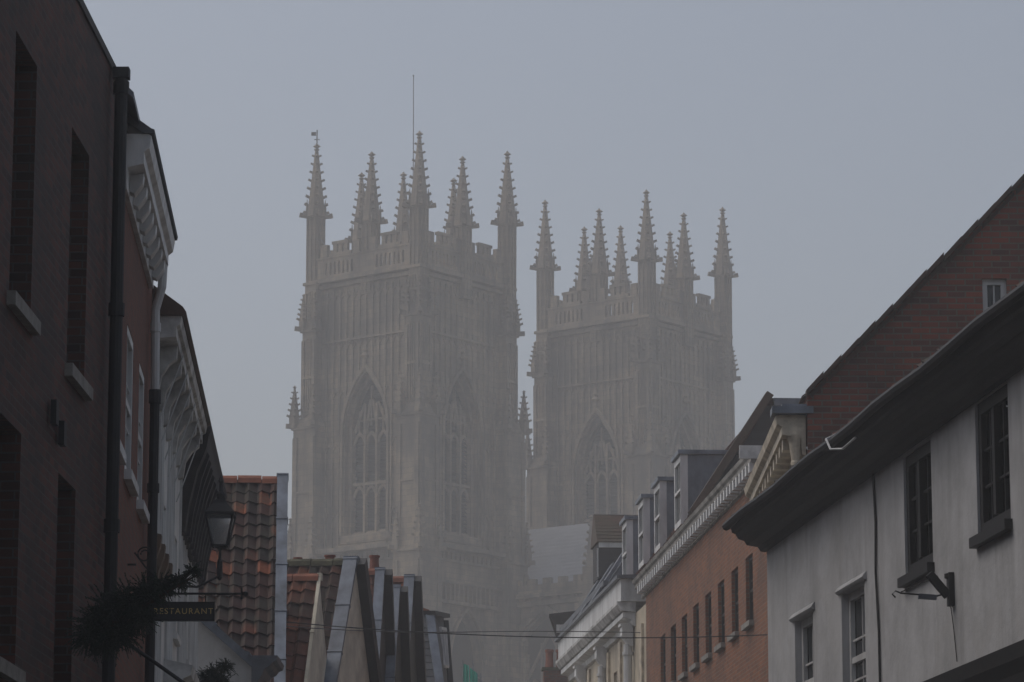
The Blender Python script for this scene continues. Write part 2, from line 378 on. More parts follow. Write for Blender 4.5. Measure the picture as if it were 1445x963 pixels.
mb.tube([P(6.45, 9.95, .16), P(6.45, 9.7, .15), P(6.5, 9.45, .08), P(6.55, 8.45, .09)], .05, 10); mb.tube([P(6.51, 9.3, .082), P(6.51, 9.2, .083)], .062, 10); mb.build('downpipe', 'white_paint', h, True)
mb = MB(o); mb.tube([P(6.55, 8.45, .09), P(6.55, 0, .09)], .055, 10); mb.tube([P(6.55, 8.4, .09), P(6.55, 8.55, .09)], .07, 10)
for z in (7.4, 6.2, 5): mb.tube([P(6.55, z, .09), P(6.55, z + .1, .09)], .07, 10)
mb.build('downpipe', 'black_iron', h, True)
# ---- white boarded house with the deep boxed eave
fc = Fac((-4.10, 39.42), (-.046, 1), -1); P = fc.P; o = fc.P(7, 0)
h = thing('white_house', o, 'white boarded house with deep bracketed eaves, boxed white then dark', 'house')
wins = [(3.2, 4.1, 6.6, 7.9), (6.2, 7.1, 6.6, 7.9), (9.6, 10.4, 6.6, 7.8)]
mb = MB(o); mb.wall(P, 0, 13.6, 0, 9.4, [rect(a, b, c, d) for a, b, c, d in wins], .12); body(mb, fc, 0, 13.6, 0, 9.4, 8); mb.build('wall', 'white_paint', h)
for a, b, c, d in wins: window(h, fc, a, b, c, d, .05, 'white_paint', sill=.06, o=o, proud=.07, sillm='white_paint')
mb = MB(o)
for k in range(29):
    a = .2 + k * .46
    if any(x - .12 < a < y + .12 for x, y, _, _ in wins): continue
    mb.box(P(a, 4.65, .016), .07, .03, 9.2, ux=fc.d, uy=fc.n)
mb.build('batten', 'white_paint', h)
mb = MB(o); mb.prism([(.002, 9.18), (.06, 9.2), (.08, 9.28), (.29, 9.30), (.29, 9.42), (.33, 9.44), (.35, 9.54), (.002, 9.54)], P(.05, 0), P(7.6, 0), fc.n)
ev = mb.build('eave', 'aged_white', h)
mb = MB(o); mb.prism([(.0, 9.543), (.36, 9.543), (.40, 9.58), (.36, 9.64), (-3, 12.1), (-3, 11.9)], P(0, 0), P(7.62, 0), fc.n); mb.build('roof', 'brown_tile', h)
for k in range(7):
    mb = MB(o); a = .6 + k * 1.05
    mb.prism([(.004, 8.72), (.07, 8.74), (.10, 8.95), (.18, 9.08), (.27, 9.15), (.28, 9.298), (.004, 9.298)], P(a, 0), P(a + .16, 0), fc.n); mb.build('bracket', 'aged_white', ev)
for k in range(6):
    mb = MB(o); a = 1.0 + k * 1.1; mb.tube([P(a, 8.35, .01), P(a + .5, 9.36, .31)], .009, 5); mb.build('stay_rod', 'cable_grey', ev)
mb = MB(o); mb.prism([(.003, 8.1), (.07, 8.12), (.12, 8.5), (.22, 8.95), (.34, 9.25), (.37, 9.42), (.41, 9.52), (.39, 9.62), (-3, 12.1), (-3, 11.9), (.003, 9.2)], P(7.64, 0), P(14.0, 0), fc.n); dk = mb.build('dark_eave', 'dark_eave_wood', h)
for k in range(9):
    mb = MB(o); a = 8.0 + k * .65; mb.prism([(.06, 8.1), (.12, 8.1), (.17, 8.45), (.27, 8.9), (.37, 9.2), (.34, 9.25), (.22, 8.95), (.12, 8.5)], P(a, 0), P(a + .14, 0), fc.n); mb.build('rafter_foot', 'dark_eave_wood', dk)
for k in range(4):
    mb = MB(o); a = .15 + k * .85
    mb.prism([(.034, 6.5), (.07, 6.52), (.09, 6.75), (.15, 6.92), (.16, 7.05), (.034, 7.08)], P(a, 0), P(a + .2, 0), fc.n); mb.build('corbel', 'brown_board', h)
mb = MB(o); mb.prism([(.002, 5.5), (.08, 5.52), (.1, 5.66), (.24, 5.72), (.24, 5.82), (.34, 5.86), (.36, 5.98), (.002, 6.06)], P(4.2, 0), P(6.4, 0), fc.n); bay = mb.build('bay_cornice', 'aged_white', h)
mb = MB(o); mb.box(P(5.3, 2.75, .06), 2.0, .1, 5.5, ux=fc.d, uy=fc.n); mb.build('bay_front', 'white_paint', h)
mb = MB(o); mb.prism([(.002, 5.1), (.06, 5.12), (.08, 5.3), (.22, 5.36), (.26, 5.52), (.002, 5.56)], P(8.0, 0), P(10.6, 0), fc.n); mb.build('shop_cornice', 'dark_eave_wood', h)
# ---- the row of tiled gables that closes the street on the left
def gable_house(apex, d, w, hgt, ridge, roofm, label, front='pale_cream', verge='lead', barge=None, tile='pan', copew=.22, copet=.08, raise_=.05, group=None, far_barge=True, ridge_tiles=True):
    f = Fac((apex.x, apex.y), d, -1); za = apex.z; ze = za - hgt; o = f.P(0, 0)
    h = thing('gabled_house', o, label, 'house', group)
    P = f.P; sl = math.hypot(w, hgt)
    mb = MB(o); 
    mb.face([P(-w, 0), P(w, 0), P(w, ze), P(0, za), P(-w, ze)])
    mb.face([P(-w, 0, -ridge), P(-w, ze, -ridge), P(0, za, -ridge), P(w, ze, -ridge), P(w, 0, -ridge)])
    mb.face([P(-w, 0, -ridge), P(-w, 0), P(-w, ze), P(-w, ze, -ridge)]); mb.face([P(w, 0), P(w, 0, -ridge), P(w, ze, -ridge), P(w, ze)])
    mb.build('wall', front, h)
    ev = (f.d * w + Z * hgt).normalized(); nn = f.n.cross(ev)
    mb = MB(o); O = P(-w, ze, -ridge) + nn * .03
    (pantiles if tile == 'pan' else flat_tiles)(mb, O, f.n, ev, ridge - .03, sl)
    mb.face([P(-w, ze, -ridge) + nn * .01, P(-w, ze, -.03) + nn * .01, P(0, za, -.03) + nn * .01, P(0, za, -ridge) + nn * .01])
    ev2 = (-f.d * w + Z * hgt).normalized(); n2 = ev2.cross(f.n)
    mb.face([P(w, ze) + n2 * .03, P(w, ze, -ridge) + n2 * .03, P(0, za, -ridge) + n2 * .03, P(0, za) + n2 * .03])
    mb.build('roof', roofm, h)
    if ridge_tiles:
        mb = MB(o); k = int(ridge / .42)
        for i in range(k):
            a, b = -ridge + i * ridge / k, -ridge + (i + 1) * ridge / k - .012; j = random.uniform(-.01, .012)
            mb.prism([(-.13, -.06), (-.10, .03), (-.04, .08), (.04, .08), (.10, .03), (.13, -.06)], P(0, za + .03 + j, a), P(0, za + .03 + j, b), f.d)
        mb.build('ridge', 'mossy_mortar' if ridge_tiles == 'moss' else 'ridge_clay', h)
    # coping on the near verge
    mb = MB(o); c0 = P(-w, ze, -copew / 2 + .03); c1 = P(0, za, -copew / 2 + .03); k = max(2, int(sl / 1.1))
    for i in range(k):
        a = c0.lerp(c1, i / k) + nn * (raise_ + copet / 2 + .004 * (i % 2)); b = c0.lerp(c1, (i + 1.02) / k) + nn * (raise_ + copet / 2 + .004 * (i % 2))
        mb.box((a + b) / 2, copew, (b - a).length, copet, ux=f.n, uy=ev, uz=nn)
        mb.box(b - nn * .0, copew + .02, .035, copet + .03, ux=f.n, uy=ev, uz=nn)
    mb.build('coping', verge, h)
    mb = MB(o); mb.box(P(.02, za + raise_ + .03, -copew / 2 + .03), .15, copew + .015, .13, ux=f.d, uy=f.n); mb.build('apex_cap', verge, h)
    if far_barge:
        mb = MB(o); e0, e1 = P(w, ze, .06), P(0, za + .05, .06); mb.bar(e0, e1, .24, .26, up=n2); mb.build('bargeboard', 'black_wood', h)
    return h, f
def chimney(h, f, o, a, ro, z0, z1, sx, sy, pots, brickm='red_brick', capm='mossy_mortar', potr=.1, poth=.4):
    mb = MB(o); mb.box(f.P(a, (z0 + z1) / 2, ro), sx, sy, z1 - z0, ux=f.d, uy=f.n); st = mb.build('chimney', brickm, h)
    mb = MB(o); mb.box(f.P(a, z1 + .04, ro), sx + .1, sy + .1, .08 - .004, ux=f.d, uy=f.n); mb.build('cap', capm, st)
    for p in pots:
        mb = MB(o); mb.lathe(f.P(a, z1 + .07, ro + p), [(potr * 1.05, 0), (potr * .92, poth * .5), (potr * .9, poth * .85), (potr * 1.1, poth * .86), (potr * 1.1, poth)], 12); mb.build('chimney_pot', 'pot_clay', st, True)
    return st
A = at(404, 681, 61.5)
h, f = gable_house(A, (-.0635, 1), 5.2, 6.2, 5.5, 'dark_pantile', 'tall house with weathered brown pantile roof and a few bright orange tiles', far_barge=False, copew=.19, copet=.12)
A = at(451, 818, 63.6)
h, f = gable_house(A, (.10, 1), 2.3, 3.3, .95, 'orange_pantile', 'low orange pantiled gable beside the brown roof, thin pale triangle front', front='pale_cream', verge='pale_cream', copew=.06, copet=.05, raise_=.02, far_barge=False)
A = at(503, 796, 66)
h, f = gable_house(A, (.165, 1), 2.6, 3.75, 3.4, 'dark_pantile', 'dark pantiled house with cream triangle gable edged in wide lead', ridge_tiles='moss', copew=.26, front='pale_cream')
chimney(h, f, f.P(0, 0), .5, -.62, 8, A.z - .05, .4, .34, [0], potr=.1, poth=.22)
chimney(h, f, f.P(0, 0), .5, -1.24, 8, A.z - .06, .4, .34, [0], potr=.08, poth=.2)
A = at(541, 811, 71)
h, f = gable_house(A, (.035, 1), 2.2, 3.3, 1.6, 'orange_pantile', 'orange tiled gable with single chimney pot and near vertical lead edge', front='black_wood', copew=.19)
chimney(h, f, f.P(0, 0), .5, -.22, 8, A.z + .08, .4, .34, [0], potr=.1, poth=.3)
A = at(563, 835, 73)
h, f = gable_house(A, (.045, 1), 2.0, 3.0, 1.4, 'orange_pantile', 'lowest dark fronted gable with narrow lead edge in the crowded row', front='black_wood', copew=.19)
A = at(583, 820, 77)
h, f = gable_house(A, (.055, 1), 2.2, 3.3, 1.6, 'orange_pantile', 'last lead edged gable before the grey slate dormer house', front='black_wood', copew=.22)
# ---- white low gable in front of the brown pantiled house
a0, a1 = at(281, 876, 54.8), at(362, 948, 54.8)
o = V((a1.x, 54.8, 0)); h = thing('white_house', o, 'low white rendered gable with sloping lead coping under the hanging sign', 'house')
mb = MB(o); bl = V((a0.x - 1.2, 54.8, 0)); tp = a0 + (a0 - a1) * (1.2 / (a1.x - a0.x))
fr = [bl, V((a1.x, 54.8, 0)), a1, tp]; bk = [p + V((0, 1.6, 0)) for p in fr]
mb.face(fr); mb.face(bk[::-1])
for i in range(4): mb.face([fr[i], bk[i], bk[(i + 1) % 4], fr[(i + 1) % 4]])
mb.build('wall', 'white_render', h)
dv = (a1 - tp).normalized(); up = V((0, -1, 0)).cross(dv); up = up if up.z > 0 else -up
mb = MB(o); mb.box((tp + a1) / 2 + up * .06 + V((0, .6, 0)), (a1 - tp).length + .1, 1.5, .12, ux=dv, uy=V((0, 1, 0)), uz=up)
for k in range(4): mb.box(tp.lerp(a1, (k + .6) / 4) + up * .075 + V((0, .6, 0)), .06, 1.53, .14, ux=dv, uy=V((0, 1, 0)), uz=up)
mb.build('coping', 'lead', h)
mb = MB(o); q = at(374, 936, 55); mb.prism([(-.18, -.9), (-.14, -.3), (-.02, -.1), (.02, .0), (.10, .04), (.14, .1), (.2, .12), (.22, .2), (-.18, .2)], V((q.x, 54.6, q.z - .12)), V((q.x, 56.2, q.z - .12)), V((1, 0, 0))); mb.build('gutter_box', 'dark_lead', h)
# ---- grey slate dormer house
A, B, C, D = at(606, 868, 84), at(623, 985, 82.6), at(626, 872, 88.5), at(633, 985, 88)
o = V((A.x, 86, 0)); h = thing('slate_house', o, 'grey slate mansard house with lead hip and tall side window', 'house')
mb = MB(o); L = V((-3.5, 0, 0)); 
flat_tiles(mb, B + L, V((1, 0, 0)), (A - B - V((A.x - B.x, 0, 0))), 3.5 - (B.x - A.x) * .5, (A - B).length, .3, .22)
mb.face([B + L, B, A, A + L]); mb.face([B, D, C, A]); mb.face([D, D + L, C + L, C]); mb.face([A, C, C + L, A + L]); mb.build('roof', 'slate', h)
mb = MB(o); w2 = [V((p.x, p.y, 0)) for p in (B + L, B, D, D + L)]; t2 = [B + L, B, D, D + L]
for i in range(4): mb.face([w2[i], w2[(i + 1) % 4], t2[(i + 1) % 4], t2[i]])
mb.build('wall', 'cream_paint', h)
mb = MB(o); nn = V((.2, -.95, .25)).normalized(); mb.bar(B + nn * .03, A + nn * .03, .2, .07, up=nn); mb.build('hip', 'lead', h)
e = (C - A).normalized(); mb = MB(o); mb.bar(A + Z * .05 - e * .1, C + Z * .05 + e * .2, .3, .1); mb.bar(C + V((.04, 0, -.1)), D + V((.06, 0, 0)), .12, .2); mb.build('edging', 'black_wood', h)
sd = (C - A).cross(B - A).normalized(); sd = sd if sd.x > 0 else -sd
mb = MB(o)
q = lambda u, v: A.lerp(C, u).lerp(B.lerp(D, u), v) + sd * .04
for (u0, v0), (u1, v1) in (((.55, .15), (.95, .15)), ((.55, .62), (.95, .62)), ((.55, .15), (.55, .62)), ((.95, .15), (.95, .62)), ((.75, .15), (.75, .62))): mb.bar(q(u0, v0), q(u1, v1), .07, .07)
wn = mb.build('window', 'white_paint', h)
mb = MB(o); mb.face([q(.55, .62), q(.95, .62), q(.95, .15), q(.55, .15)]); mb.build('pane', 'pane_glass', wn)
mb = MB(o); k = at(598, 862, 84.5); mb.bar(k + V((-.4, 0, .12)), k + V((.12, 0, -.06)), .4, .12); mb.build('ridge', 'ridge_clay', h)

# ================================================================== RIGHT SIDE OF THE STREET
# ---- white rendered house with black eaves, nearest on the right
fc = Fac((2.94, 40.6), (-.1144, 1), 1); P = fc.P; o = fc.P(-10, 0)
h = thing('white_house', o, 'white rendered house with black coved eaves and tall dark windows', 'house')
big = [(-8.25, -7.1, 5.8, 6.96), (-11.1, -9.95, 5.8, 6.98), (-15, -13.6, 5.78, 7.0)]; small = [(-2.62, -1.6, 4.6, 6.0), (-5.25, -4.12, 4.6, 6.0)]
allw = big + small
mb = MB(o); mb.wall(P, -24, 0, 0, 7.1, [rect(a, b, c, d) for a, b, c, d in allw], .16); body(mb, fc, -24, 0, 0, 7.1, 7); mb.build('wall', 'white_render', h)
for a, b, c, d in big:
    wn = window(h, fc, a, b, c, d, .05, 'black_wood', fw=.11, nx=4, nz=3, sash=False, sill=.05, sillm='black_wood', o=o, proud=.07, sillh=.09)
    mb = MB(o); mb.box(P((a + b) / 2, (c + d) / 2, -.04), .09, .06, d - c - .25, ux=fc.d, uy=fc.n); mb.build('mullion', 'black_wood', wn)
for a, b, c, d in small:
    wn = window(h, fc, a, b, c, d, .10, 'white_paint', fw=.08, nx=2, nz=3, o=o)
    mb = MB(o); mb.prism([(.002, d + .0), (.03, d + .01), (.045, d + .03), (.02, d + .07), (.002, d + .09)], P(a - .12, 0), P(b + .12, 0), fc.n); mb.build('hood', 'white_render', wn)
mb = MB(o)
prof = [(.003, 6.99), (.06, 7.0), (.09, 7.05), (.22, 7.07), (.25, 7.12), (.32, 7.14), (.35, 7.20), (.39, 7.21), (.41, 7.29), (.30, 7.33), (.003, 7.33)]
mb.prism(prof, P(.08, 0), P(-23.8, 0), fc.n)
mb.build('eave', 'black_wood', h)
mb = MB(o); mb.tube([P(.12, 7.29, .45)] + [P(-i * 1.0, 7.295 + .015 * math.sin(i * 1.7), .45) for i in range(1, 24)], .05, 8); gt = mb.build('gutter', 'black_iron', h, True)
mb = MB(o)
O = P(-24, 7.62, .42); pantiles(mb, P(.2, 7.33, .36), -fc.d, (-fc.n + Z * .78), 24, 5.0)
mb.face([P(.2, 7.32, .36), P(-24, 7.32, .36), P(-24, 7.32 + 3.05, -3.55), P(.2, 7.32 + 3.05, -3.55)])
mb.build('roof', 'dark_pantile', h)
mb = MB(o); mb.tube([P(-5.85, 7.0, .02), P(-5.9, 6.5, .015), P(-5.88, 6.0, .02), P(-5.95, 5.4, .015), P(-5.98, 4.8, .02), P(-6, 3, .02)], .014, 6); mb.build('wall_cable', 'cable_black', h, True)
mb = MB(o); mb.tube([P(-6.0, 7.36, .42), P(-6.05, 7.3, .53), P(-6.3, 7.16, .54), P(-6.7, 7.1, .5), P(-7.0, 7.16, .44)], .012, 6); mb.build('loose_cable', 'cable_grey', h, True)
mb = MB(o); mb.prism([(.003, 4.1), (.2, 4.1), (.24, 4.4), (.30, 4.5), (.32, 4.62), (.003, 4.71)], P(-4, 0), P(-22, 0), fc.n); mb.build('shopfront', 'black_wood', h)
# dormer with red tiled roof near the picture's edge
a0 = -11.0
mb = MB(o); mb.prism([(-.9, 7.6), (-.9, 8.45), (-1.0, 8.52), (-3.5, 8.9), (-3.5, 7.6)], P(a0, 0), P(a0 - 1.6, 0), fc.n); dm = mb.build('dormer', 'black_wood', h)
mb = MB(o); pantiles(mb, P(a0 + .12, 8.42, -.75), -fc.d, (-fc.n + Z * 1.1), 1.9, 1.7); mb.face([P(a0 + .12, 8.4, -.75), P(a0 + .12, 9.65, -1.9), P(a0 + .12, 8.4, -1.9)]); mb.build('dormer_roof', 'orange_pantile', dm)
# ---- brick gable house behind it
Yg = 44.0; a = at(1139, 557, Yg); b = at(1445, 255, Yg); sl = (b.z - a.z) / (b.x - a.x)
o = V((5.5, Yg, 0)); h = thing('brick_house', o, 'tall rough red brick gable with tiled verge rising behind the white house', 'house')
xr = 8.6; zr = a.z + sl * (xr - a.x)
w0, w1 = at(1386, 393, Yg), at(1422, 440, Yg)
mb = MB(o); zf = lambda x: a.z + sl * (x - a.x)
class FX:   # gable wall facing down the street
    side = 1; d = V((1, 0, 0)); n = V((0, -1, 0))
    @staticmethod
    def P(s, z, o=0): return V((s, Yg - o, z))
zt = lambda x: zf(x) if x <= xr else zf(2 * xr - x)
zt.knots = [xr]
mb.wall(FX.P, a.x, 2 * xr - a.x, 0, zt, [rect(w0.x, w1.x, w1.z - .3, w0.z)], .15)
xb = 2 * xr - a.x
mb.face([V((a.x, Yg, 0)), V((a.x, Yg, a.z)), V((a.x, 50.4, a.z)), V((a.x, 50.4, 0))]); mb.face([V((xb, Yg, 0)), V((xb, 50.4, 0)), V((xb, 50.4, a.z)), V((xb, Yg, a.z))])
mb.face([V((a.x, 50.4, 0)), V((a.x, 50.4, a.z)), V((xr, 50.4, zr)), V((xb, 50.4, a.z)), V((xb, 50.4, 0))]); mb.build('wall', 'gable_brick', h)
window(h, FX, w0.x, w1.x, w1.z - .3, w0.z, .1, 'white_paint', fw=.07, nx=2, nz=2, sash=False, o=o)
mb = MB(o); evv = V((xr - a.x, 0, zr - a.z)).normalized(); nn = V((-evv.z, 0, evv.x))
A0 = V((a.x, Yg, a.z)); Lr = (V((xr, 0, zr)) - V((a.x, 0, a.z))).length
flat_tiles(mb, V((a.x, 50.3, a.z)) - evv * .05 + nn * .02, V((0, -1, 0)), evv, 6.25, Lr)
mb.face([V((a.x, 50.3, a.z)) + nn * .015, V((a.x, Yg - .02, a.z)) + nn * .015, V((xr, Yg - .02, zr)) + nn * .015, V((xr, 50.3, zr)) + nn * .015])
mb.face([V((xb, Yg, a.z)) + Z * .02, V((xb, 50.3, a.z)) + Z * .02, V((xr, 50.3, zr)) + Z * .02, V((xr, Yg, zr)) + Z * .02]); mb.build('roof', 'brown_tile', h)
mb = MB(o); k = int(Lr / .3)
for i in range(k):
    p = A0 + evv * (i + .5) * Lr / k + V((0, -.03, 0)) + nn * (.02 + random.uniform(-.012, .015)); mb.box(p, Lr / k * 1.04, .16, .07, ux=(evv + nn * .05).normalized(), uy=V((0, 1, 0)))
    mb.box(p - nn * .07 + V((0, .02, 0)), Lr / k * .9, .06, .06, ux=evv, uy=V((0, 1, 0)))
mb.build('verge', 'brown_tile', h)
fr = Fac((a.x - .015, Yg), (0, 1), 1); P = fr.P; ez = 9.12
mb = MB(o); mb.prism([(.002, ez - .45), (.05, ez - .43), (.06, ez - .22), (.30, ez - .18), (.30, ez - .08), (.36, ez - .04), (.38, ez + .06), (.33, ez + .07), (.002, ez + .07)], P(.1, 0), P(6.3, 0), fr.n); cor = mb.build('cornice', 'cream_trim', h)
for k in range(11):
    mb = MB(o); s_ = .5 + k * .52; mb.box(P(s_, ez - .26, .17), .2, .2, .14, ux=fr.d, uy=fr.n); mb.build('modillion', 'cream_trim', cor)
mb = MB(o); mb.box(P(.16, ez + .12, .17), .36, .52, .09, ux=fr.d, uy=fr.n); mb.box(P(.2, ez + .17, .1), .3, .4, .07, ux=fr.d, uy=fr.n); mb.build('lead_cap', 'lead', h)
mb = MB(o); mb.lathe(P(.2, ez - .78, .12), [(.05, -.6), (.05, .2), (.07, .22), (.07, .26), (.06, .28), (.09, .5), (.12, .6), (.12, .64)], 12); mb.build('downpipe', 'cream_trim', h, True)
mb = MB(o); mb.box(P(2.9, 4.3, .01), 5.6, .03, 8.6, ux=fr.d, uy=fr.n); mb.build('front', 'pale_cream', h)
mb = MB(o); pl = [P(.05, ez - .35, .0), V((a.x + .12, Yg - .03, ez - .5)), V((a.x + .1, Yg - .03, ez - 1.0)), V((a.x + .13, Yg - .03, ez - 2.2))]; mb.tube(pl, .016, 6); mb.build('wall_cable', 'cable_grey', h, True)
# ---- orange brick terrace with dentil cornice and mansard dormers
fc = Fac((4.37, 64.2), (-.0761, 1), 1); P = fc.P; o = fc.P(7, 0)
h = thing('brick_house', o, 'long orange brick house with row of narrow windows and dentil cornice', 'house')
wins = [(-.13 + k * 1.92, .78 + k * 1.92, 8.86, 10.09) for k in range(8)] + [(-.13 + k * 1.92, .78 + k * 1.92, 5.4, 7.3) for k in range(8)]
mb = MB(o); mb.wall(P, -2.6, 17.0, 0, 11.6, [rect(*w_) for w_ in wins], .12); body(mb, fc, -2.6, 17.0, 0, 11.6, 8); mb.build('wall', 'orange_brick', h)
for a, b, c, d in wins: window(h, fc, a, b, c, d, .09, 'black_wood', fw=.06, sill=.06, o=o, proud=.09, sillh=.1)
mb = MB(o); mb.prism([(.002, 11.32), (.05, 11.34), (.06, 11.5), (.20, 11.56), (.20, 11.64), (.24, 11.68), (.26, 11.75), (.22, 11.78), (-.3, 11.85), (-.3, 11.6)], P(-1.45, 0), P(17.5, 0), fc.n); cor = mb.build('cornice', 'aged_stone', h)
mb = MB(o); mb.box(P(-1.47, 11.72, .19), .05, .44, .24, ux=fc.d, uy=fc.n); mb.build('end_block', 'aged_white', cor)
mb = MB(o); mb.box(P(-1.3, 11.46, .14), .17, .16, .18, ux=fc.d, uy=fc.n); dn = mb.build('dentil', 'white_paint', cor)
for k in range(1, 44):
    c_ = dn.copy(); COL.objects.link(c_); c_.parent = cor; c_.location = fc.d * (.42 * k)
mb = MB(o); sg = 8.0; s2 = 25.5   # mansard slope, runs on behind the cream house
f_in, f_top = .03, -1.56
flat_tiles(mb, P(s2, 11.95, f_in), -fc.d, (fc.n * (f_top - f_in) + Z * 2.45), s2 - sg, math.hypot(f_top - f_in, 2.45), .2, .14)
mb.face([P(s2, 11.94, f_in - .02), P(sg, 11.94, f_in - .02), P(sg, 14.38, f_top - .02), P(s2, 14.38, f_top - .02)])
mb.face([P(sg, 14.40, f_top), P(sg, 14.40, -7), P(s2, 14.40, -7), P(s2, 14.40, f_top)]); mb.build('roof', 'plain_tile', h)
mb = MB(o); mb.face([P(sg, 11.6, f_in), P(sg, 11.6, -7.5), P(sg, 14.25, -7.5), P(sg, 14.25, f_top + .05)][::-1])
for k in range(6): mb.box(P(sg - .012, 12.05 + k * .4, -4.2 - .13 * k), .02, 6.6 - .26 * k, .03, ux=fc.d, uy=fc.n)
mb.build('gable', 'dark_boarding', h)
mb = MB(o); v0, v1 = P(sg - .1, 11.95, f_in + .05), P(sg - .1, 14.46, f_top + .0); mb.bar(v0, v1, .34, .16, up=(fc.n + Z * .58)); mb.build('verge', 'brown_tile', h)
mb = MB(o); mb.box(P(sg - .05, 14.3, -3.1), .2, 2.9, .16, ux=fc.d, uy=fc.n); mb.build('parapet_flashing', 'lead', h)
def dormer(h, fc, o, s0, wd, zb, zt, front, back, fr='white_paint', ck='dark_lead'):
    P = fc.P; mb = MB(o)
    mb.prism([(front, zb), (front, zt), (back, zt), (back, zb + 1.0)], P(s0, 0), P(s0 + wd, 0), fc.n); d = mb.build('dormer', ck, h)
    mb = MB(o); mb.box(P(s0 + wd / 2, zt + .05, (front + back) / 2 + .06), wd + .14, front - back + .16, .09, ux=fc.d, uy=fc.n); mb.build('dormer_top', ck, d)
    f2 = Fac((0, 0), (fc.d.x, fc.d.y), 1); f2.A = fc.A + fc.n * (front + .06)
    mb = MB(o)
    for a_, b_, c_, e_ in ((s0, s0 + .1, zb, zt), (s0 + wd - .1, s0 + wd, zb, zt), (s0 + .1, s0 + wd - .1, zt - .14, zt - .01), (s0 + .1, s0 + wd - .1, zb, zb + .12)):
        mb.box(f2.P((a_ + b_) / 2, (c_ + e_) / 2, -.02), b_ - a_, .08, e_ - c_, ux=fc.d, uy=fc.n)
    mb.box(f2.P(s0 - .006, (zb + zt) / 2, -.05), .02, .16, zt - zb, ux=fc.d, uy=fc.n)
    fm = mb.build('frame', fr, d)
    zm = (zb + zt) / 2; mb = MB(o)
    mb.box(f2.P(s0 + wd / 2, zm, -.005), wd - .2, .07, .06, ux=fc.d, uy=fc.n); mb.box(f2.P(s0 + wd / 2, (zm + zb) / 2, -.02), .03, .03, zm - zb - .2, ux=fc.d, uy=fc.n); mb.box(f2.P(s0 + wd / 2, (zm + zt) / 2, -.02), .03, .03, zt - zm - .2, ux=fc.d, uy=fc.n)
    mb.build('sash', fr, d)
    mb = MB(o); mb.face([f2.P(s0 + .1, zb + .1, -.03), f2.P(s0 + .1, zt - .1, -.03), f2.P(s0 + wd - .1, zt - .1, -.03), f2.P(s0 + wd - .1, zb + .1, -.03)]); mb.build('pane', 'pane_glass', d)
for s0 in (10.8, 14.6): dormer(h, fc, o, s0, 1.15, 12.15, 13.65, -.14, -1.5, ck='lead')
# ---- cream stucco house with white cornice and hoppers
fcr = fc; fc = Fac((2.95, 83.0), (-.092, 1), 1); P = fc.P; o = fc.P(7, 0)
h = thing('stucco_house', o, 'cream stucco house with big white fascia and white hopper downpipes', 'house')
wins = [(1.6, 2.3, 7.5, 10.4), (4.0, 4.7, 7.5, 10.2), (7.2, 7.9, 7.5, 10.2), (8.6, 9.3, 7.5, 10.2), (12.3, 13.0, 7.5, 10.2)]
mb = MB(o); mb.wall(P, -1.6, 14.5, 0, 11.2, [rect(*w_) for w_ in wins], .12); body(mb, fc, -1.6, 14.5, 0, 11.2, 8); mb.build('wall', 'cream_paint', h)
for a, b, c, d in wins: window(h, fc, a, b, c, d, .08, 'cream_trim', fw=.07, o=o)
mb = MB(o)
for s_ in (-.9, 3.2, 5.6, 9.9, 13.8): mb.box(P(s_, 5.4, .03), .45, .06, 10.8, ux=fc.d, uy=fc.n)
mb.build('pilaster', 'cream_trim', h)
mb = MB(o); mb.prism([(.002, 10.9), (.08, 10.92), (.1, 11.05), (.30, 11.1), (.30, 11.22), (.002, 11.22)], P(.35, 0), P(14.3, 0), fc.n); c1 = mb.build('cornice', 'white_paint', h)
mb = MB(o); mb.prism([(.002, 11.222), (.34, 11.25), (.44, 11.4), (.44, 11.47), (.002, 11.47)], P(.3, 0), P(14.35, 0), fc.n); mb.build('moulding', 'aged_white', c1)
mb = MB(o); mb.prism([(-.3, 11.472), (.36, 11.472), (.36, 12.0), (-.3, 12.0)], P(.25, 0), P(14.4, 0), fc.n); mb.build('fascia', 'white_paint', h)
mb = MB(o); mb.prism([(-.5, 12.003), (.46, 12.003), (.46, 12.08), (-.5, 12.12)], P(.15, 0), P(14.45, 0), fc.n); mb.build('lead_top', 'dark_lead', h)
for s_, zz in ((.75, 11.0), (6.0, 11.0), (10.7, 11.0)):
    mb = MB(o); mb.prism([(.04, zz - .55), (.10, zz - .55), (.3, zz - .3), (.3, zz - .1), (.34, zz - .08), (.34, zz - .02), (.04, zz - .02)], P(s_ - .22, 0), P(s_ + .22, 0), fc.n)
    hp = mb.build('hopper', 'white_paint', h)
    mb = MB(o); mb.tube([P(s_, zz - .5, .14), P(s_, 0, .14)], .11, 10); mb.tube([P(s_, zz - .75, .14), P(s_, zz - .68, .14)], .14, 10); mb.build('downpipe', 'white_paint', hp, True)
mb = MB(o); flat_tiles(mb, P(14.4, 12.12, .26), -fc.d, (-fc.n * 1.0 + Z * 1.5), 7.4, 1.8, .3, .2); mb.face([P(14.4, 12.11, .26), P(7.0, 12.11, .26), P(7.0, 13.6, -.74), P(14.4, 13.6, -.74)]); mb.face([P(7.0, 12.11, .26), P(7.0, 12.11, -.74), P(7.0, 13.6, -.74)]); mb.build('roof', 'lead', h)
mb = MB(o)
for s_ in (7.2, 9.6, 12.0): mb.bar(P(s_, 12.16, .30), P(s_ + .9, 13.66, -.70), .2, .1, up=(fc.n + Z))
mb.bar(P(14.3, 12.3, .26), P(7.1, 12.75, -.1), .14, .14); mb.build('roll', 'dark_lead', h)
for s0 in (17.9, 21.5): dormer(h, fcr, o, s0, 1.1, 12.2, 13.75, -.14, -1.5, ck='lead')
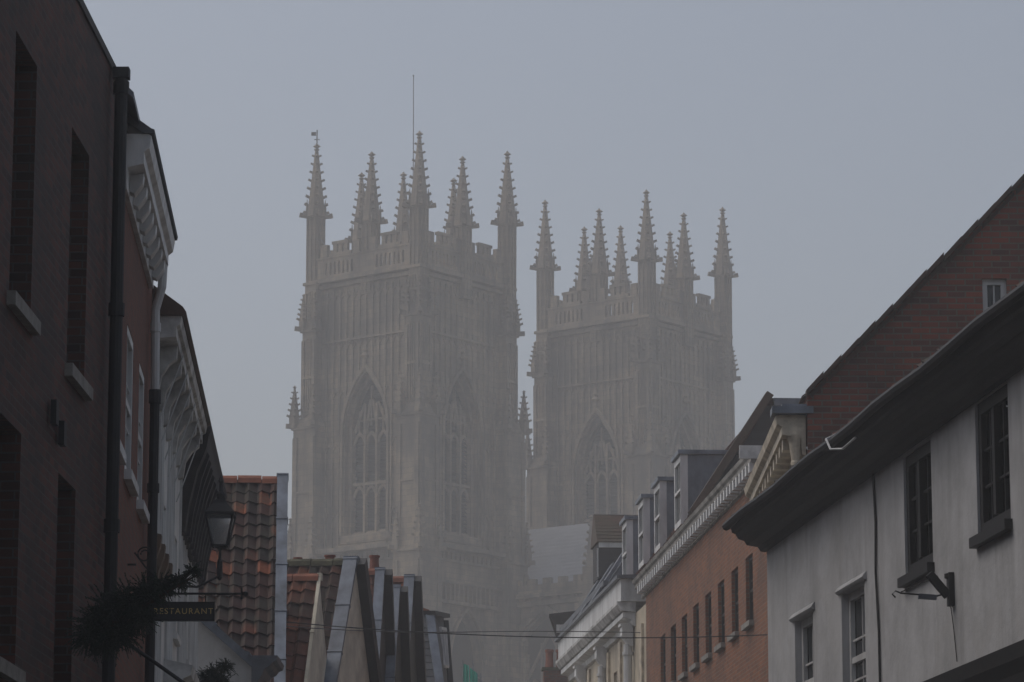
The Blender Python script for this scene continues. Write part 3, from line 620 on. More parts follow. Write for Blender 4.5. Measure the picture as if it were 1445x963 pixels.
# brown tiled dormer with open white casement
q = at(845, 765, 95.3); ax, ay = q.x, 95.3
mb = MB(o); W_ = .95; D_ = 2.4
f3 = Fac((ax, ay), (-.092, 1), 1)
zb, ze_, zr_ = at(845, 815, 95.3).z, at(845, 764, 95.3).z, at(845, 727, 96).z
mb.hexa([f3.P(0, zb, -.0), f3.P(0, zb, -D_), f3.P(1.4, zb, -D_), f3.P(1.4, zb, 0), f3.P(0, ze_, 0), f3.P(0, ze_, -D_), f3.P(1.4, ze_, -D_), f3.P(1.4, ze_, 0)]); dm = mb.build('dormer', 'dark_boarding', h)
mb = MB(o); flat_tiles(mb, f3.P(-.12, ze_ - .03, .06) , -f3.n, (f3.d * .7 + Z * (zr_ - ze_)), D_, math.hypot(.7, zr_ - ze_), .17, .13)
mb.hexa([f3.P(-.11, ze_ - .03, .06), f3.P(-.11, ze_ - .03, -D_), f3.P(1.5, ze_ - .03, -D_), f3.P(1.5, ze_ - .03, .06), f3.P(.58, zr_, .06), f3.P(.58, zr_, -D_), f3.P(.8, zr_, -D_), f3.P(.8, zr_, .06)])
mb.build('dormer_roof', 'brown_tile', dm)
mb = MB(o); mb.box(f3.P(-.03, ze_ - .1, -D_ / 2), .06, D_, .14, ux=f3.d, uy=f3.n); mb.build('eave_board', 'white_paint', dm)
cv = V((-.15, -1, 0)).normalized(); c0 = f3.P(.1, 0, .02); mb = MB(o); t_ = V((1, -.15, 0)).normalized()
for zz in (zb + .05, ze_ - .2, (zb + ze_) / 2): mb.box(c0 + t_ * .12 + Z * zz, .26, .04, .05, ux=t_)
for k in (0, .125, .25): mb.box(c0 + t_ * k + Z * (zb + ze_ - .15) / 2, .04, .04, ze_ - zb - .2, ux=t_)
cs = mb.build('casement', 'white_paint', dm)
mb = MB(o); mb.box(c0 + t_ * .12 + Z * (zb + ze_ - .15) / 2, .22, .01, ze_ - zb - .25, ux=t_); mb.build('pane', 'pane_glass', cs)
# ---- last house on the right, only its eave and flank show
w0 = at(801, 930, 100.4); t0 = at(775, 867, 100.4); fc = Fac((w0.x, 100.4), (.05, 1), 1); P = fc.P; o = P(2, 0); zt = t0.z; ov = w0.x - t0.x
h = thing('stucco_house', o, 'narrow cream house with dark coved eave past the white fascia', 'house')
mb = MB(o); mb.wall(P, 0, 5, 0, zt - .1, [], .1); body(mb, fc, 0, 5, 0, zt - .1, 7); mb.face([P(0, 0, 0), P(0, zt - .1, 0), P(0, zt - .1, -7), P(0, 0, -7)][::-1]); mb.build('wall', 'cream_paint', h)
mb = MB(o); mb.prism([(.003, zt - 1.35), (.08, zt - 1.3), (ov * .45, zt - .75), (ov * .8, zt - .2), (ov * .86, zt - .12), (ov, zt - .1), (ov, zt), (-2.6, zt + .35), (-2.6, zt - .1), (.003, zt - .2)], P(-.1, 0), P(5, 0), fc.n); mb.build('eave', 'dark_eave_wood', h)
mb = MB(o); mb.box(P(-.12, zt - .42, ov * .35), .05, .26, .22, ux=fc.d, uy=fc.n); mb.build('bracket', 'aged_white', h)
# ---- far house whose chimney stands at the street's end
f = Fac((at(760, 950, 112).x, 112), (-.05, 1), 1); o = f.P(3, 0); q0 = at(782, 944, 112)
h = thing('far_house', o, 'distant house with squat mossy chimney stack and two red pots', 'house')
mb = MB(o); mb.wall(f.P, 0, 8, 0, q0.z - 2.0, [], .1); body(mb, f, 0, 8, 0, q0.z - 2.0, 6); mb.face([f.P(0, 0), f.P(0, 0, -6), f.P(0, q0.z - 2.0, -6), f.P(0, q0.z - 2.0)]); mb.build('wall', 'orange_brick', h)
mb = MB(o); mb.prism([(.2, q0.z - 2.1), (.2, q0.z - 2.0), (-3, q0.z - .3), (-6.2, q0.z - 2.0), (-6.2, q0.z - 2.1)], f.P(-.1, 0), f.P(8.1, 0), f.n); mb.build('roof', 'brown_tile', h)
chimney(h, f, o, .6, -.62, q0.z - 2.2, q0.z, .6, .88, [.24, -.1], 'gable_brick', poth=.6, potr=.13)

# ================================================================== MINSTER
a_ = 4.77                      # half the distance between the pinnacle axes
ANG = R(51.6); E1 = V((math.cos(ANG), math.sin(ANG), 0)); E2 = V((-math.sin(ANG), math.cos(ANG), 0))
N1 = V((-6.46, 240, 0)); ctr1 = N1 + (E1 + E2) * a_
N2 = V((10.03, 257.7, 0)); ctr2 = N2 + (E1 + E2) * a_
minster = thing('cathedral', ctr1, 'huge pale gothic cathedral with twin pinnacled towers fading into fog', 'cathedral')
def crocket_spire(mb, c, r0, z0, z1, n=8, k=8, cro=.16):
    """a tapering spire with crockets up its edges and a finial"""
    c = V(c); zt = z1 - (z1 - z0) * .12
    mb.lathe(c, [(r0, z0), (r0 * .2, zt)], n, math.pi / n)
    for i in range(k):
        t = (i + .5) / k; z = z0 + (zt - z0) * t; r = r0 * (1 - .8 * t); s = cro * (1 - .45 * t)
        for j in range(4):
            a = math.pi / 4 + j * math.pi / 2; u = V((math.cos(a), math.sin(a), 0)); p = c + u * (r + s * .35) + Z * z
            mb.box(p, s, s * .7, s * .55, ux=(u + Z * .5).normalized(), uy=Z.cross(u), uz=(Z - u * .5).normalized())
    f = (z1 - zt); mb.lathe(c, [(r0 * .12, zt), (r0 * .3, zt + f * .25), (r0 * .12, zt + f * .4), (r0 * .42, zt + f * .6), (r0 * .16, zt + f * .8), (.02, z1)], 6)
def make_pinnacle(zb, zs, zt, hw, bars=True):
    mb = MB(); mb.box((0, 0, (zb + zs) / 2), hw * 2, hw * 2, zs - zb)
    for j in range(4):
        u = V((math.cos(j * math.pi / 2), math.sin(j * math.pi / 2), 0)); v = Z.cross(u)
        for k in (-.8, 0, .8): mb.box(u * (hw + .03) + v * hw * k + Z * (zb + zs) / 2, .08, .1, zs - zb - .3, ux=v)
        # gablet
        g0, g1, g2 = u * (hw + .07) - v * hw + Z * (zs - .1), u * (hw + .07) + v * hw + Z * (zs - .1), u * (hw + .05) + Z * (zs + .95)
        b0, b1, b2 = g0 - u * hw, g1 - u * hw, g2 - u * hw
        mb.face([g0, g1, g2]); mb.face([g0, g2, b2, b0]); mb.face([g1, b1, b2, g2])
        d = (u + v).normalized()
        mb.box(d * hw * 1.41 + Z * (zs + .25), .16, .16, .7, ux=d); mb.lathe(d * hw * 1.41 + Z * 0, [(.12, zs + .6), (.02, zs + 1.3)], 4)
        if bars: mb.bar(d * hw + Z * zs, d * (hw + .6) + Z * (zs + .08), .2, .24); mb.bar(d * (hw + .5) + Z * (zs + .1), d * (hw + .72) + Z * (zs + .14), .26, .3)
    mb.box((0, 0, zs), hw * 2.3, hw * 2.3, .22)
    crocket_spire(mb, (0, 0, 0), hw * 1.5, zs, zt, 8, 8, .34)
    return mb
def rot(p, k):
    c, s = ((1, 0), (0, 1), (-1, 0), (0, -1))[k]; return V((p.x * c - p.y * s, p.x * s + p.y * c, p.z))
def tower():
    ZP = 53.3; zsill, zspr, zap, ztr = 35.1, 42.3, 46.5, 38.7
    body_ = MB(); rib = MB(); lou = []; trc = []
    wl = a_ - .05
    for k in range(4):
        P = lambda s, z, o=0, k=k: rot(V((s, -(wl + o), z)), k)
        D = lambda k=k: rot(V((1, 0, 0)), k); N = rot(V((0, -1, 0)), k)
        body_.wall(P, -a_, a_, 33.9, ZP, [arch(0, 1.9, zsill, zspr, zap, 10)], .4)
        # inner order of the window
        Q = lambda s, z, o=0: P(s, z, o - .4)
        body_.wall(Q, -2.1, 2.1, zsill - .2, zap + .4, [arch(0, 1.62, zsill + .1, zspr, zap - .42, 10)], .5)
        # sloped sill
        body_.face([P(-1.9, zsill - .9, .38), P(1.9, zsill - .9, .38), P(1.62, zsill + .3, -.7), P(-1.62, zsill + .3, -.7)])
        for i in range(5): body_.box(P(0, zsill - 1.0 + i * .22, .38 - i * .2), 4.9 - i * .3, .5, .1, ux=D(), uy=N)
        # hood mould
        hp = [(q[0], q[2]) for q in arch(0, 2.12, zsill, zspr, zap + .38, 10)]
        for (x0, z0), (x1, z1) in zip(hp, hp[1:]): body_.bar(P(x0, z0, .09), P(x1, z1, .09), .24, .2, up=N)
        body_.bar(P(-2.12, zspr, .09), P(-2.12, zsill, .09), .2, .2, up=N); body_.bar(P(2.12, zspr, .09), P(2.12, zsill, .09), .2, .2, up=N)
        body_.lathe(rot(V((0, -(wl + .15), 0)), k), [(.12, zap + .4), (.12, zap + .9), (.34, zap + 1.1), (.1, zap + 1.35), (.22, zap + 1.5), (.03, zap + 1.9)], 6)
        # wall panelling: ribs either side and above the arch
        def topz(x):
            for (x0, z0), (x1, z1) in zip(hp, hp[1:]):
                if x0 <= x <= x1: return z0 + (z1 - z0) * (x - x0) / (x1 - x0)
            return None
        for i in range(-6, 7):
            x = i * .6; t = topz(x); z0 = (t + .15) if t else 34.2
            rib.box(P(x, (z0 + 52.6) / 2, .07), .13, .16, 52.6 - z0, ux=D(), uy=N)
        for i in range(-6, 6):
            xa = i * .6 + .3; t = topz(xa)
            for zz in (36.8, 41.6, 45.4, 48.8, 52.3):
                if t and zz < t + .7: continue
                rib.bar(P(xa - .27, zz - .42, .05), P(xa, zz, .05), .09, .12, up=N); rib.bar(P(xa, zz, .05), P(xa + .27, zz - .42, .05), .09, .12, up=N)
        for zz in (48.95,): rib.box(P(0, zz, .1), 2 * a_ - 1.6, .2, .16, ux=D(), uy=N)
        # frieze and string courses
        body_.box(P(0, 52.95, .12), 2 * a_, .36, .22, ux=D(), uy=N); body_.box(P(0, 53.35, .22), 2 * a_ + .4, .6, .26, ux=D(), uy=N)
        body_.box(P(0, 34.0, .5), 2 * a_, 1.2, .3, ux=D(), uy=N)
        # lower stage with big blind arch
        L_ = lambda s, z, o=0, P=P: P(s, z, o + .35)
        body_.wall(L_, -a_, a_, 0, 34.0, [arch(.2, 1.75, 17, 26.2, 29.7, 8)], .8)
        hp2 = [(q[0], q[2]) for q in arch(.2, 1.95, 17, 26.2, 30.0, 8)]
        for (x0, z0), (x1, z1) in zip(hp2, hp2[1:]): body_.bar(L_(x0, z0, .09), L_(x1, z1, .09), .22, .24, up=N)
        body_.box(L_(0, 33.1, .12), 2 * a_ - 2, .3, .16, ux=D(), uy=N); body_.box(L_(0, 31.6, .2), 2 * a_ - 2, .5, .16, ux=D(), uy=N); body_.box(L_(0, 30.2, .25), 2 * a_ - 2, .6, .22, ux=D(), uy=N)
        for i in range(-6, 7): rib.box(L_(i * .48, 30.95, .16), .16, .3, 1.2, ux=D(), uy=N); rib.box(L_(i * .48, 33.45, .06), .2, .16, .5, ux=D(), uy=N)
        # parapet: pierced wall and stepped merlons
        Pp = lambda s, z, o=0, P=P: P(s, z, o + .3)
        holes = [arch(x, .1, 53.75, 54.5, 54.7, 3) for x in (-3.55, -3.15, -2.75, -2.35, -1.95, -1.55, -1.15, 1.15, 1.55, 1.95, 2.35, 2.75, 3.15, 3.55)]
        body_.wall(Pp, -a_, a_, 53.48, 54.95, holes, .22)
        Pb = lambda s, z, o=0, P=P: P(-s, z, .08 - o)
        body_.wall(Pb, -a_, a_, 53.48, 54.95, holes, .002)
        body_.box(P(0, 55.0, .19), 2 * a_, .34, .12, ux=D(), uy=N)
        for x in (-2.25, 2.25):
            for xs, wv in ((-.5, .34), (0, .3), (.5, .34)): body_.box(P(x + xs, 55.5, .19), wv, .24, .9, ux=D(), uy=N)
            body_.box(P(x, 56.02, .19), 1.5, .34, .2, ux=D(), uy=N); body_.box(P(x, 55.16, .19), 2.0, .26, .3, ux=D(), uy=N)
            for xs in (-1.5, 1.5): body_.box(P(x + xs, 55.5, .19), .6, .3, .95, ux=D(), uy=N)
        lou.append(k); 
    # corner piers with set-offs
    for sx in (-1, 1):
        for sy in (-1, 1):
            c = V((sx * a_, sy * a_, 0)); u, v = V((sx, 0, 0)), V((0, sy, 0)); dg = V((sx, sy, 0)).normalized()
            for z0, z1, hh in ((0, 33.6, 1.16), (33.6, 43.0, 1.02), (43.0, 50.0, .62), (50.0, 53.4, .52)):
                body_.box(c + Z * (z0 + z1) / 2, 2 * hh, 2 * hh, z1 - z0)
                for p_, q_ in ((u, v), (v, u)):          # angle buttress faces and panel ribs
                    for e in (-.78, .78): body_.box(c + p_ * (hh + .04) + q_ * hh * e + Z * ((z0 + z1) / 2 - .4), hh * .36, .16, z1 - z0 - .8, ux=q_, uy=p_)
                    for e in ((-.3, 0, .3) if z0 > 40 else ()): rib.box(c + p_ * (hh + .03) + q_ * hh * e + Z * (z0 + z1) / 2, .08, .1, z1 - z0 - 1.4, ux=q_, uy=p_)
                    for zz in (z0 + (z1 - z0) * .5,): rib.box(c + p_ * (hh + .05) + Z * zz, hh * 1.3, .12, .16, ux=q_, uy=p_)
                body_.box(c + Z * (z1 - .12), 2 * hh + .24, 2 * hh + .24, .2)
                if z1 < 53:
                    nh = {33.6: 1.02, 43.0: .62, 50.0: .52}[z1]
                    body_.hexa([c + V((x, y, z1 - .02)) for x, y in ((-hh, -hh), (hh, -hh), (hh, hh), (-hh, hh))] + [c + V((x, y, z1 + .8)) for x, y in ((-nh, -nh), (nh, -nh), (nh, nh), (-nh, nh))])
                    r_ = .20 if z1 < 45 else .16
                    for w_ in (c + u * hh + v * hh, c + u * hh - v * hh * .8, c + v * hh - u * hh * .8):
                        m_ = c + (w_ - c) * .96
                        body_.box(m_ + Z * (z1 + .3), r_ * 2.6, r_ * 2.6, .8); crocket_spire(body_, m_, r_ * 1.9, z1 + .6, z1 + (3.0 if z1 < 45 else 2.6), 4, 5, .26)
                        gd = (w_ - c).normalized(); body_.bar(m_ + Z * (z1 + .05), m_ + gd * .6 + Z * (z1 + .1), .28, .3)
    body_.face([V((-a_, -a_, 53.4)), V((a_, -a_, 53.4)), V((a_, a_, 53.4)), V((-a_, a_, 53.4))])
    t = body_.build('tower', 'stone', minster)
    rb = rib.build('panelling', 'stone', t)
    for k in range(4):
        P = lambda s, z, o=0, k=k: rot(V((s, -(wl + o), z)), k); D = rot(V((1, 0, 0)), k); N = rot(V((0, -1, 0)), k)
        mb = MB(); hp = arch(0, 1.62, zsill, zspr, zap - .42, 10)
        def half(z):
            if z <= zspr: return 1.62
            for q0, q1 in zip(hp, hp[1:]):
                if q0[2] <= z <= q1[2]: return -(q0[0] + (q1[0] - q0[0]) * (z - q0[2]) / max(1e-6, q1[2] - q0[2]))
            return 0
        z = zsill + .3
        while z < 45.6:
            hw_ = half(z) - .02
            if hw_ > .1: mb.box(P(0, z, -.95), 2 * hw_, .42, .05, ux=D, uy=(N - Z * .9).normalized(), uz=(Z + N * .9).normalized())
            z += .27
        mb.face([P(-1.62, zsill, -1.2), P(1.62, zsill, -1.2), P(1.62, zap, -1.2), P(-1.62, zap, -1.2)])
        mb.build('louvre', 'louvre', t)
        mb = MB()
        for x in (-.54, .54): mb.box(P(x, (zsill + 44.3) / 2, -.66), .18, .34, 44.3 - zsill, ux=D, uy=N)
        for x in (-1.08, 0, 1.08): mb.box(P(x, 43.1 if abs(x) > .5 else 44.2, -.66), .1, .2, 1.6 if abs(x) > .5 else 2.8, ux=D, uy=N)
        mb.box(P(0, ztr, -.66), 3.2, .3, .2, ux=D, uy=N); mb.box(P(0, 43.2, -.66), 2.5, .2, .12, ux=D, uy=N)
        for x in (-1.08, 0, 1.08):
            for zt_ in (ztr - .15, 42.3):
                for sgn in (-1, 1):
                    mb.bar(P(x + sgn * .5, zt_ - .75, -.66), P(x + sgn * .3, zt_ - .28, -.66), .2, .12, up=N); mb.bar(P(x + sgn * .3, zt_ - .28, -.66), P(x, zt_, -.66), .2, .12, up=N)
        for sgn in (-1, 1): mb.bar(P(sgn * .54, 42.3, -.66), P(sgn * .1, 44.6, -.66), .2, .12, up=N); mb.bar(P(sgn * 1.55, 42.4, -.66), P(sgn * .6, 44.4, -.66), .2, .12, up=N)
        mb.build('tracery', 'stone', t)
        mb = MB(); L_ = lambda s, z, o=0: P(s, z, o + .35); mb.face([L_(-1.7, 16, -.8), L_(2.1, 16, -.8), L_(2.1, 30, -.8), L_(-1.7, 30, -.8)])
        mb.build('lower_glazing', 'nave_glass', t)
    pin = make_pinnacle(51.8, 57.6, 63.05, .46).build('pinnacle', 'stone', t)
    pin.location = (-a_, -a_, 0)
    for sx, sy in ((1, -1), (-1, 1), (1, 1)):
        c = pin.copy(); COL.objects.link(c); c.parent = t; c.location = (sx * a_, sy * a_, {(1, -1): .4, (-1, 1): .65, (1, 1): .3}[(sx, sy)]); c.rotation_euler = (R(random.uniform(-.35, .35)), R(random.uniform(-.35, .35)), R(random.uniform(-9, 9)))
    pm = make_pinnacle(51.8, 57.0, 62.15, .46).build('pinnacle', 'stone', t); pm.location = (0, -a_, 0)
    for x, y in ((0, a_), (-a_, 0), (a_, 0)):
        c = pm.copy(); COL.objects.link(c); c.parent = t; c.location = (x, y, random.uniform(0, .3)); c.rotation_euler = (R(random.uniform(-.35, .35)), R(random.uniform(-.35, .35)), R(random.uniform(-9, 9)))
    st = MB(); st.tube([(-a_ + .4, -a_, 56.6), (-a_ + 2.2, -a_ + .1, 54.4)], .03, 5); stay = st.build('stay', 'scaffold_steel', t)
    for k in range(1, 4):
        c = stay.copy(); COL.objects.link(c); c.parent = t; c.rotation_euler = (0, 0, k * math.pi / 2)
    return t
t1 = tower(); t1.rotation_euler = (0, 0, ANG); t1.location = (0, 0, 0); t1['label'] = 'nearer tower with flagpole and weather vane'
t2 = t1.copy(); COL.objects.link(t2); t2.parent = minster; t2.location = ctr2 - ctr1; t2['label'] = 'farther tower with no flagpole'
for ch in list(t1.children):
    c = ch.copy(); COL.objects.link(c); c.parent = t2
mb = MB(); fp = at(583.5, 300, 248) ; tp = at(583.5, 108, 248)
M = Matrix.Rotation(-ANG, 4, 'Z'); loc = lambda p: M @ (p - ctr1)
mb.tube([loc(V((fp.x, fp.y, 54))), loc(tp)], [.055, .03], 8); mb.lathe(loc(tp), [(.03, -.05), (.07, .05), (.02, .12)], 8); mb.build('flagpole', 'scaffold_steel', t1)
mb = MB(); c = V((-a_, a_, 0)); mb.tube([c + Z * 62.6, c + Z * 64.6], .045, 6); mb.box(c + V((-.2, .15, 64.3)), .34, .05, .26, ux=M @ V((1, 0, 0))); mb.box(c + V((0, 0, 63.9)), .4, .05, .05, ux=M @ V((1, 0, 0))); mb.build('weather_vane', 'black_iron', t1)
# nave between and behind the towers, running to the right
d = -E2; r1 = N1 + E1 * (2 * a_ - .2) - V((0, 0, 0)); inn = E1       # clerestory plane starts at the tower's far corner
O_ = r1 + E1 * .6; LN = 46
nf = lambda s, z, o=0: O_ + d * s - inn * o + Z * z - ctr1
mb = MB(); bays = [(3.3 + 8.6 * k) for k in range(5)]
mb.wall(nf, -.2, LN, 0, 31.0, [arch(b, 3.2, 18, 24.8, 29.8, 10) for b in bays], .7)
for b in bays:
    for hw_, zz in ((3.5, 30.15), (3.75, 30.4)):
        hp = [(q[0], q[2]) for q in arch(b, hw_, 18, 24.8, zz, 12)]
        for (x0, z0), (x1, z1) in zip(hp, hp[1:]): mb.bar(nf(x0, z0, .1), nf(x1, z1, .1), .25, .3, up=-inn)
wd = 11.5
mb.face([nf(LN, 0), nf(LN, 0, -wd), nf(LN, 31, -wd), nf(LN, 31)]); mb.face([nf(.6, 0, -wd), nf(.6, 31, -wd), nf(LN, 31, -wd), nf(LN, 0, -wd)])
mb.box(nf(LN / 2, 30.6, .2), LN, .5, .3, ux=d, uy=inn); mb.box(nf(LN / 2, 31.15, .25), LN, .7, .3, ux=d, uy=inn); mb.box(nf(LN / 2, 31.6, .2), LN, .3, .6, ux=d, uy=inn)
for i in range(34): mb.box(nf(1 + i * 1.35, 32.1, .2), .7, .3, .45, ux=d, uy=inn)
for i in range(30): mb.box(nf(1.5 + i * 1.5, 30.9, .25), .4, .3, .3, ux=d, uy=inn)
for k in range(5):
    s_ = -1.0 + 8.6 * k; mb.box(nf(s_, 15.2, .45), 1.3, .9, 30.4, ux=d, uy=inn); mb.box(nf(s_, 30.0, .55), 1.7, 1.2, .5, ux=d, uy=inn)
nave = mb.build('nave', 'stone', minster)
mb = MB(); ze_, zr_ = 31.7, 36.9
flat_tiles(mb, nf(LN, ze_, -.3), -d, inn * (wd / 2 - .3) + Z * (zr_ - ze_), LN + 9, math.hypot(wd / 2 - .3, zr_ - ze_), .9, .45, .03)
mb.face([nf(-9, ze_ - .02, -.3), nf(LN, ze_ - .02, -.3), nf(LN, zr_ - .02, -wd / 2), nf(-9, zr_ - .02, -wd / 2)]); mb.face([nf(LN, ze_, -wd), nf(-9, ze_, -wd), nf(-9, zr_, -wd / 2), nf(LN, zr_, -wd / 2)]); mb.face([nf(-9, ze_, -.3), nf(-9, zr_, -wd / 2), nf(-9, ze_, -wd)])
mb.build('roof', 'pale_slate', nave)
mb = MB()
for b in bays: mb.face([nf(b - 3.3, 17.8, -.7), nf(b + 3.3, 17.8, -.7), nf(b + 3.3, 30, -.7), nf(b - 3.3, 30, -.7)])
mb.build('glazing', 'nave_glass', nave)
mb = MB()
for b in bays:
    for x in (-1.92, -.64, .64, 1.92): mb.box(nf(b + x, 22.6, -.55), .16, .25, 9.2 if abs(x) > 1 else 10.6, ux=d, uy=inn)
    for x in (-2.56, -1.28, 0, 1.28, 2.56):
        for sg_ in (-1, 1): mb.bar(nf(b + x + sg_ * .6, 24.4, -.55), nf(b + x, 25.4, -.55), .2, .14, up=-inn)
    mb.bar(nf(b - 2.2, 25, -.55), nf(b, 28.6, -.55), .2, .14, up=-inn); mb.bar(nf(b + 2.2, 25, -.55), nf(b, 28.6, -.55), .2, .14, up=-inn)
mb.build('tracery', 'stone', nave)
for s_, zt_ in ((7.6, 36.0), (16.2, 36.0), (24.8, 36.0)):
    mb = MB(); c = nf(s_, 0, .3); mb.box(c + Z * 31.6, .9, .9, 2.4, ux=d); crocket_spire(mb, c, .6, 32.8, zt_ + .4, 4, 6, .3); mb.build('pinnacle', 'stone', nave)

# ================================================================== SMALL THINGS
# hanging restaurant sign on its iron bracket
Ys = 36.0; c0, c1 = at(216, 850, Ys), at(303, 877, Ys); o = V((at(192, 838, Ys).x, Ys, at(192, 838, Ys).z))
sg = thing('hanging_sign', o, 'dark hanging RESTAURANT sign board on an iron bracket, gold capitals', 'sign')
mb = MB(o); mb.box((c0 + c1) / 2, c1.x - c0.x, .05, c0.z - c1.z, ux=V((1, 0, 0))); bd = mb.build('board', 'sign_green', sg)
mb = MB(o); cc = (c0 + c1) / 2; hx, hz_ = (c1.x - c0.x) / 2, (c0.z - c1.z) / 2
for s_ in (-1, 1): mb.box(cc + V((s_ * (hx - .008), -.028, 0)), .016, .012, hz_ * 2, ux=V((1, 0, 0))); mb.box(cc + V((0, -.028, s_ * (hz_ - .008))), hx * 2 - .034, .012, .016, ux=V((1, 0, 0)))
mb.build('border', 'black_iron', bd)
tx = bpy.data.curves.new('lettering', 'FONT'); tx.body = 'RESTAURANT'; tx.size = .085; tx.extrude = .002; tx.align_x = 'CENTER'; tx.align_y = 'CENTER'; tx.space_character = 1.22; tx.materials.append(MATS['gold'])
to = bpy.data.objects.new('lettering', tx); COL.objects.link(to); to.parent = bd; lp = at(259, 863.5, Ys) - o; to.location = (0, 0, 0)
bpy.context.view_layer.update()
me = bpy.data.meshes.new_from_object(to.evaluated_get(bpy.context.evaluated_depsgraph_get())); me.name = 'lettering'
bpy.data.objects.remove(to); to = bpy.data.objects.new('lettering', me); COL.objects.link(to); to.parent = bd
to.location = lp + V((0, -.03, 0)); to.rotation_euler = (math.pi / 2, 0, 0)
mb = MB(o); b0, b1 = at(188, 838, Ys), at(346, 838, Ys); mb.tube([b0, b1], .012, 8)
for x in (238, 290): mb.tube([at(x, 838, Ys), at(x, 850, Ys)], .006, 6)
mb.lathe(b1 - Z * .015, [(.012, -.01), (.03, .0), (.03, .03), (.012, .04)], 8); k = at(341, 838, Ys); mb.box(k, .02, .02, .12)
mb.tube([at(192, 797, Ys), at(75 + 100, 797, Ys)], .012, 6)
mb.tube([at(190, 780, Ys), at(205, 800, Ys), at(240, 836, Ys)], .01, 6)
ctr = at(204, 783, Ys); mb.tube([ctr + V((math.cos(t_ * .45) * (.085 - .0022 * t_), 0, math.sin(t_ * .45) * (.085 - .0022 * t_))) for t_ in range(22)], .009, 6)
mb.build('bracket', 'black_iron', sg)
# wall lantern
Yl = 44.0; c = at(310.5, 772, Yl); o = V((c.x, Yl, at(308, 838, Yl).z))
ln = thing('wall_lantern', o, 'four sided black street lantern with clear panes by white wall', 'lantern')
px = Yl / F * 1.02
mb = MB(o); r0, r1 = 10 * px, 19 * px; zb, zt = at(310, 771, Yl).z, at(310, 727, Yl).z
cor = lambda r, z: [V((c.x + x * r, Yl + y * r, z)) for x, y in ((-1, -1), (1, -1), (1, 1), (-1, 1))]
B_, T_ = cor(r0, zb), cor(r1, zt)
for i in range(4): mb.bar(B_[i], T_[i], .022, .022); mb.bar(B_[i], B_[(i + 1) % 4], .025, .025); mb.bar(T_[i], T_[(i + 1) % 4], .03, .03)
fm = mb.build('frame', 'black_iron', ln)
mb = MB(o)
B2, T2 = cor(r0 - .006, zb), cor(r1 - .006, zt)
for i in range(4): mb.face([B2[i], B2[(i + 1) % 4], T2[(i + 1) % 4], T2[i]])
mb.build('pane', 'lantern_glass', fm)
mb = MB(o); t0 = cor(r1 + .02, zt + .02); t1_ = cor(r1 * .55, zt + .13); t2_ = cor(r1 * .3, zt + .2)
for A_, B3 in ((t0, t1_), (t1_, t2_)):
    for i in range(4): mb.face([A_[i], A_[(i + 1) % 4], B3[(i + 1) % 4], B3[i]])
mb.face(t0[::-1]); mb.lathe(V((c.x, Yl, 0)), [(.05, zt + .2), (.06, zt + .26), (.03, zt + .3), (.02, zt + .4), (.035, zt + .43), (.006, zt + .5)], 10); mb.build('lantern_cap', 'black_iron', ln)
mb = MB(o); zz = at(308, 815, Yl).z; mb.tube([V((c.x, Yl, zb)), V((c.x, Yl, zz))], .02, 8); mb.lathe(V((c.x, Yl, 0)), [(.02, zb - .06), (.045, zb - .02), (.06, zb + .01)], 10); mb.lathe(V((c.x, Yl, 0)), [(.01, zz - .04), (.04, zz), (.035, zz + .2), (.02, zz + .24)], 8)
mb.tube([V((c.x, Yl, zz + .02)), V((c.x - .28, Yl, zz - .12)), V((-4.24, Yl, zz - .1))], .016, 8); mb.build('bracket', 'black_iron', ln)
# small evergreen trees fixed to the house fronts
def fir(name, base, tip, clumps, Y, label, seed):
    rnd = random.Random(seed); base, tip = V(base), V(tip)
    t = thing(name, base, label, 'tree')
    mb = MB(base); mb.tube([base - (tip - base) * .06, base.lerp(tip, .5), tip], [.025, .018, .006], 7); mb.build('trunk', 'bark', t, True)
    mb = MB(base); px = Y / F
    for cx, cy, r in clumps:
        c = at(cx, cy, Y) + V((0, rnd.uniform(-.08, .08), 0)); r *= px * 1.15; k = max(0, min(1, (c - base).dot(tip - base) / (tip - base).length_squared)); root = base.lerp(tip, k * .85)
        for i in range(int(170 * (r / .2) ** 1.3)):
            d = V((rnd.gauss(0, 1), rnd.gauss(0, 1), rnd.gauss(0, .8))).normalized(); q0 = c + d * r * rnd.uniform(.0, .45); L = r * rnd.uniform(.35, .8) * (1.25 if rnd.random() < .12 else 1)
            ax = (d + V((rnd.uniform(-.5, .5), rnd.uniform(-.5, .5), rnd.uniform(-.45, .35)))).normalized(); droop = rnd.uniform(.05, .25)
            if i % 6 == 0: mb.bar(root, q0, .006, .006)
            pts = [q0 + ax * L * u - Z * droop * L * u * u for u in (0, .25, .5, .75, 1)]
            for p0, p1 in zip(pts, pts[1:]): mb.bar(p0, p1, .004, .004)
            n = int(L / .009)
            for j in range(n):
                u = j / n; p = q0 + ax * L * u - Z * droop * L * u * u
                e = (V((rnd.gauss(0, 1), rnd.gauss(0, 1), rnd.gauss(0, 1))).normalized() + ax * .7).normalized(); l = rnd.uniform(.010, .022) * (1.1 - .5 * u)
                w_ = e.cross(V((rnd.gauss(0, 1), rnd.gauss(0, 1), rnd.gauss(0, 1)))).normalized() * .0085; mb.face([p - w_, p + e * l, p + w_])
    mb.build('crown', 'needles', t)
    return t
fir('fir_tree', at(118, 905, 29.6), at(284, 808, 29.6), [(272, 806, 15), (252, 818, 22), (228, 826, 24), (205, 838, 32), (182, 848, 36), (158, 862, 40), (140, 880, 38), (170, 892, 32), (198, 872, 28), (128, 900, 30), (150, 908, 24)], 29.6, 'bushy dark fir fixed slantwise to the dark brick house', 3)
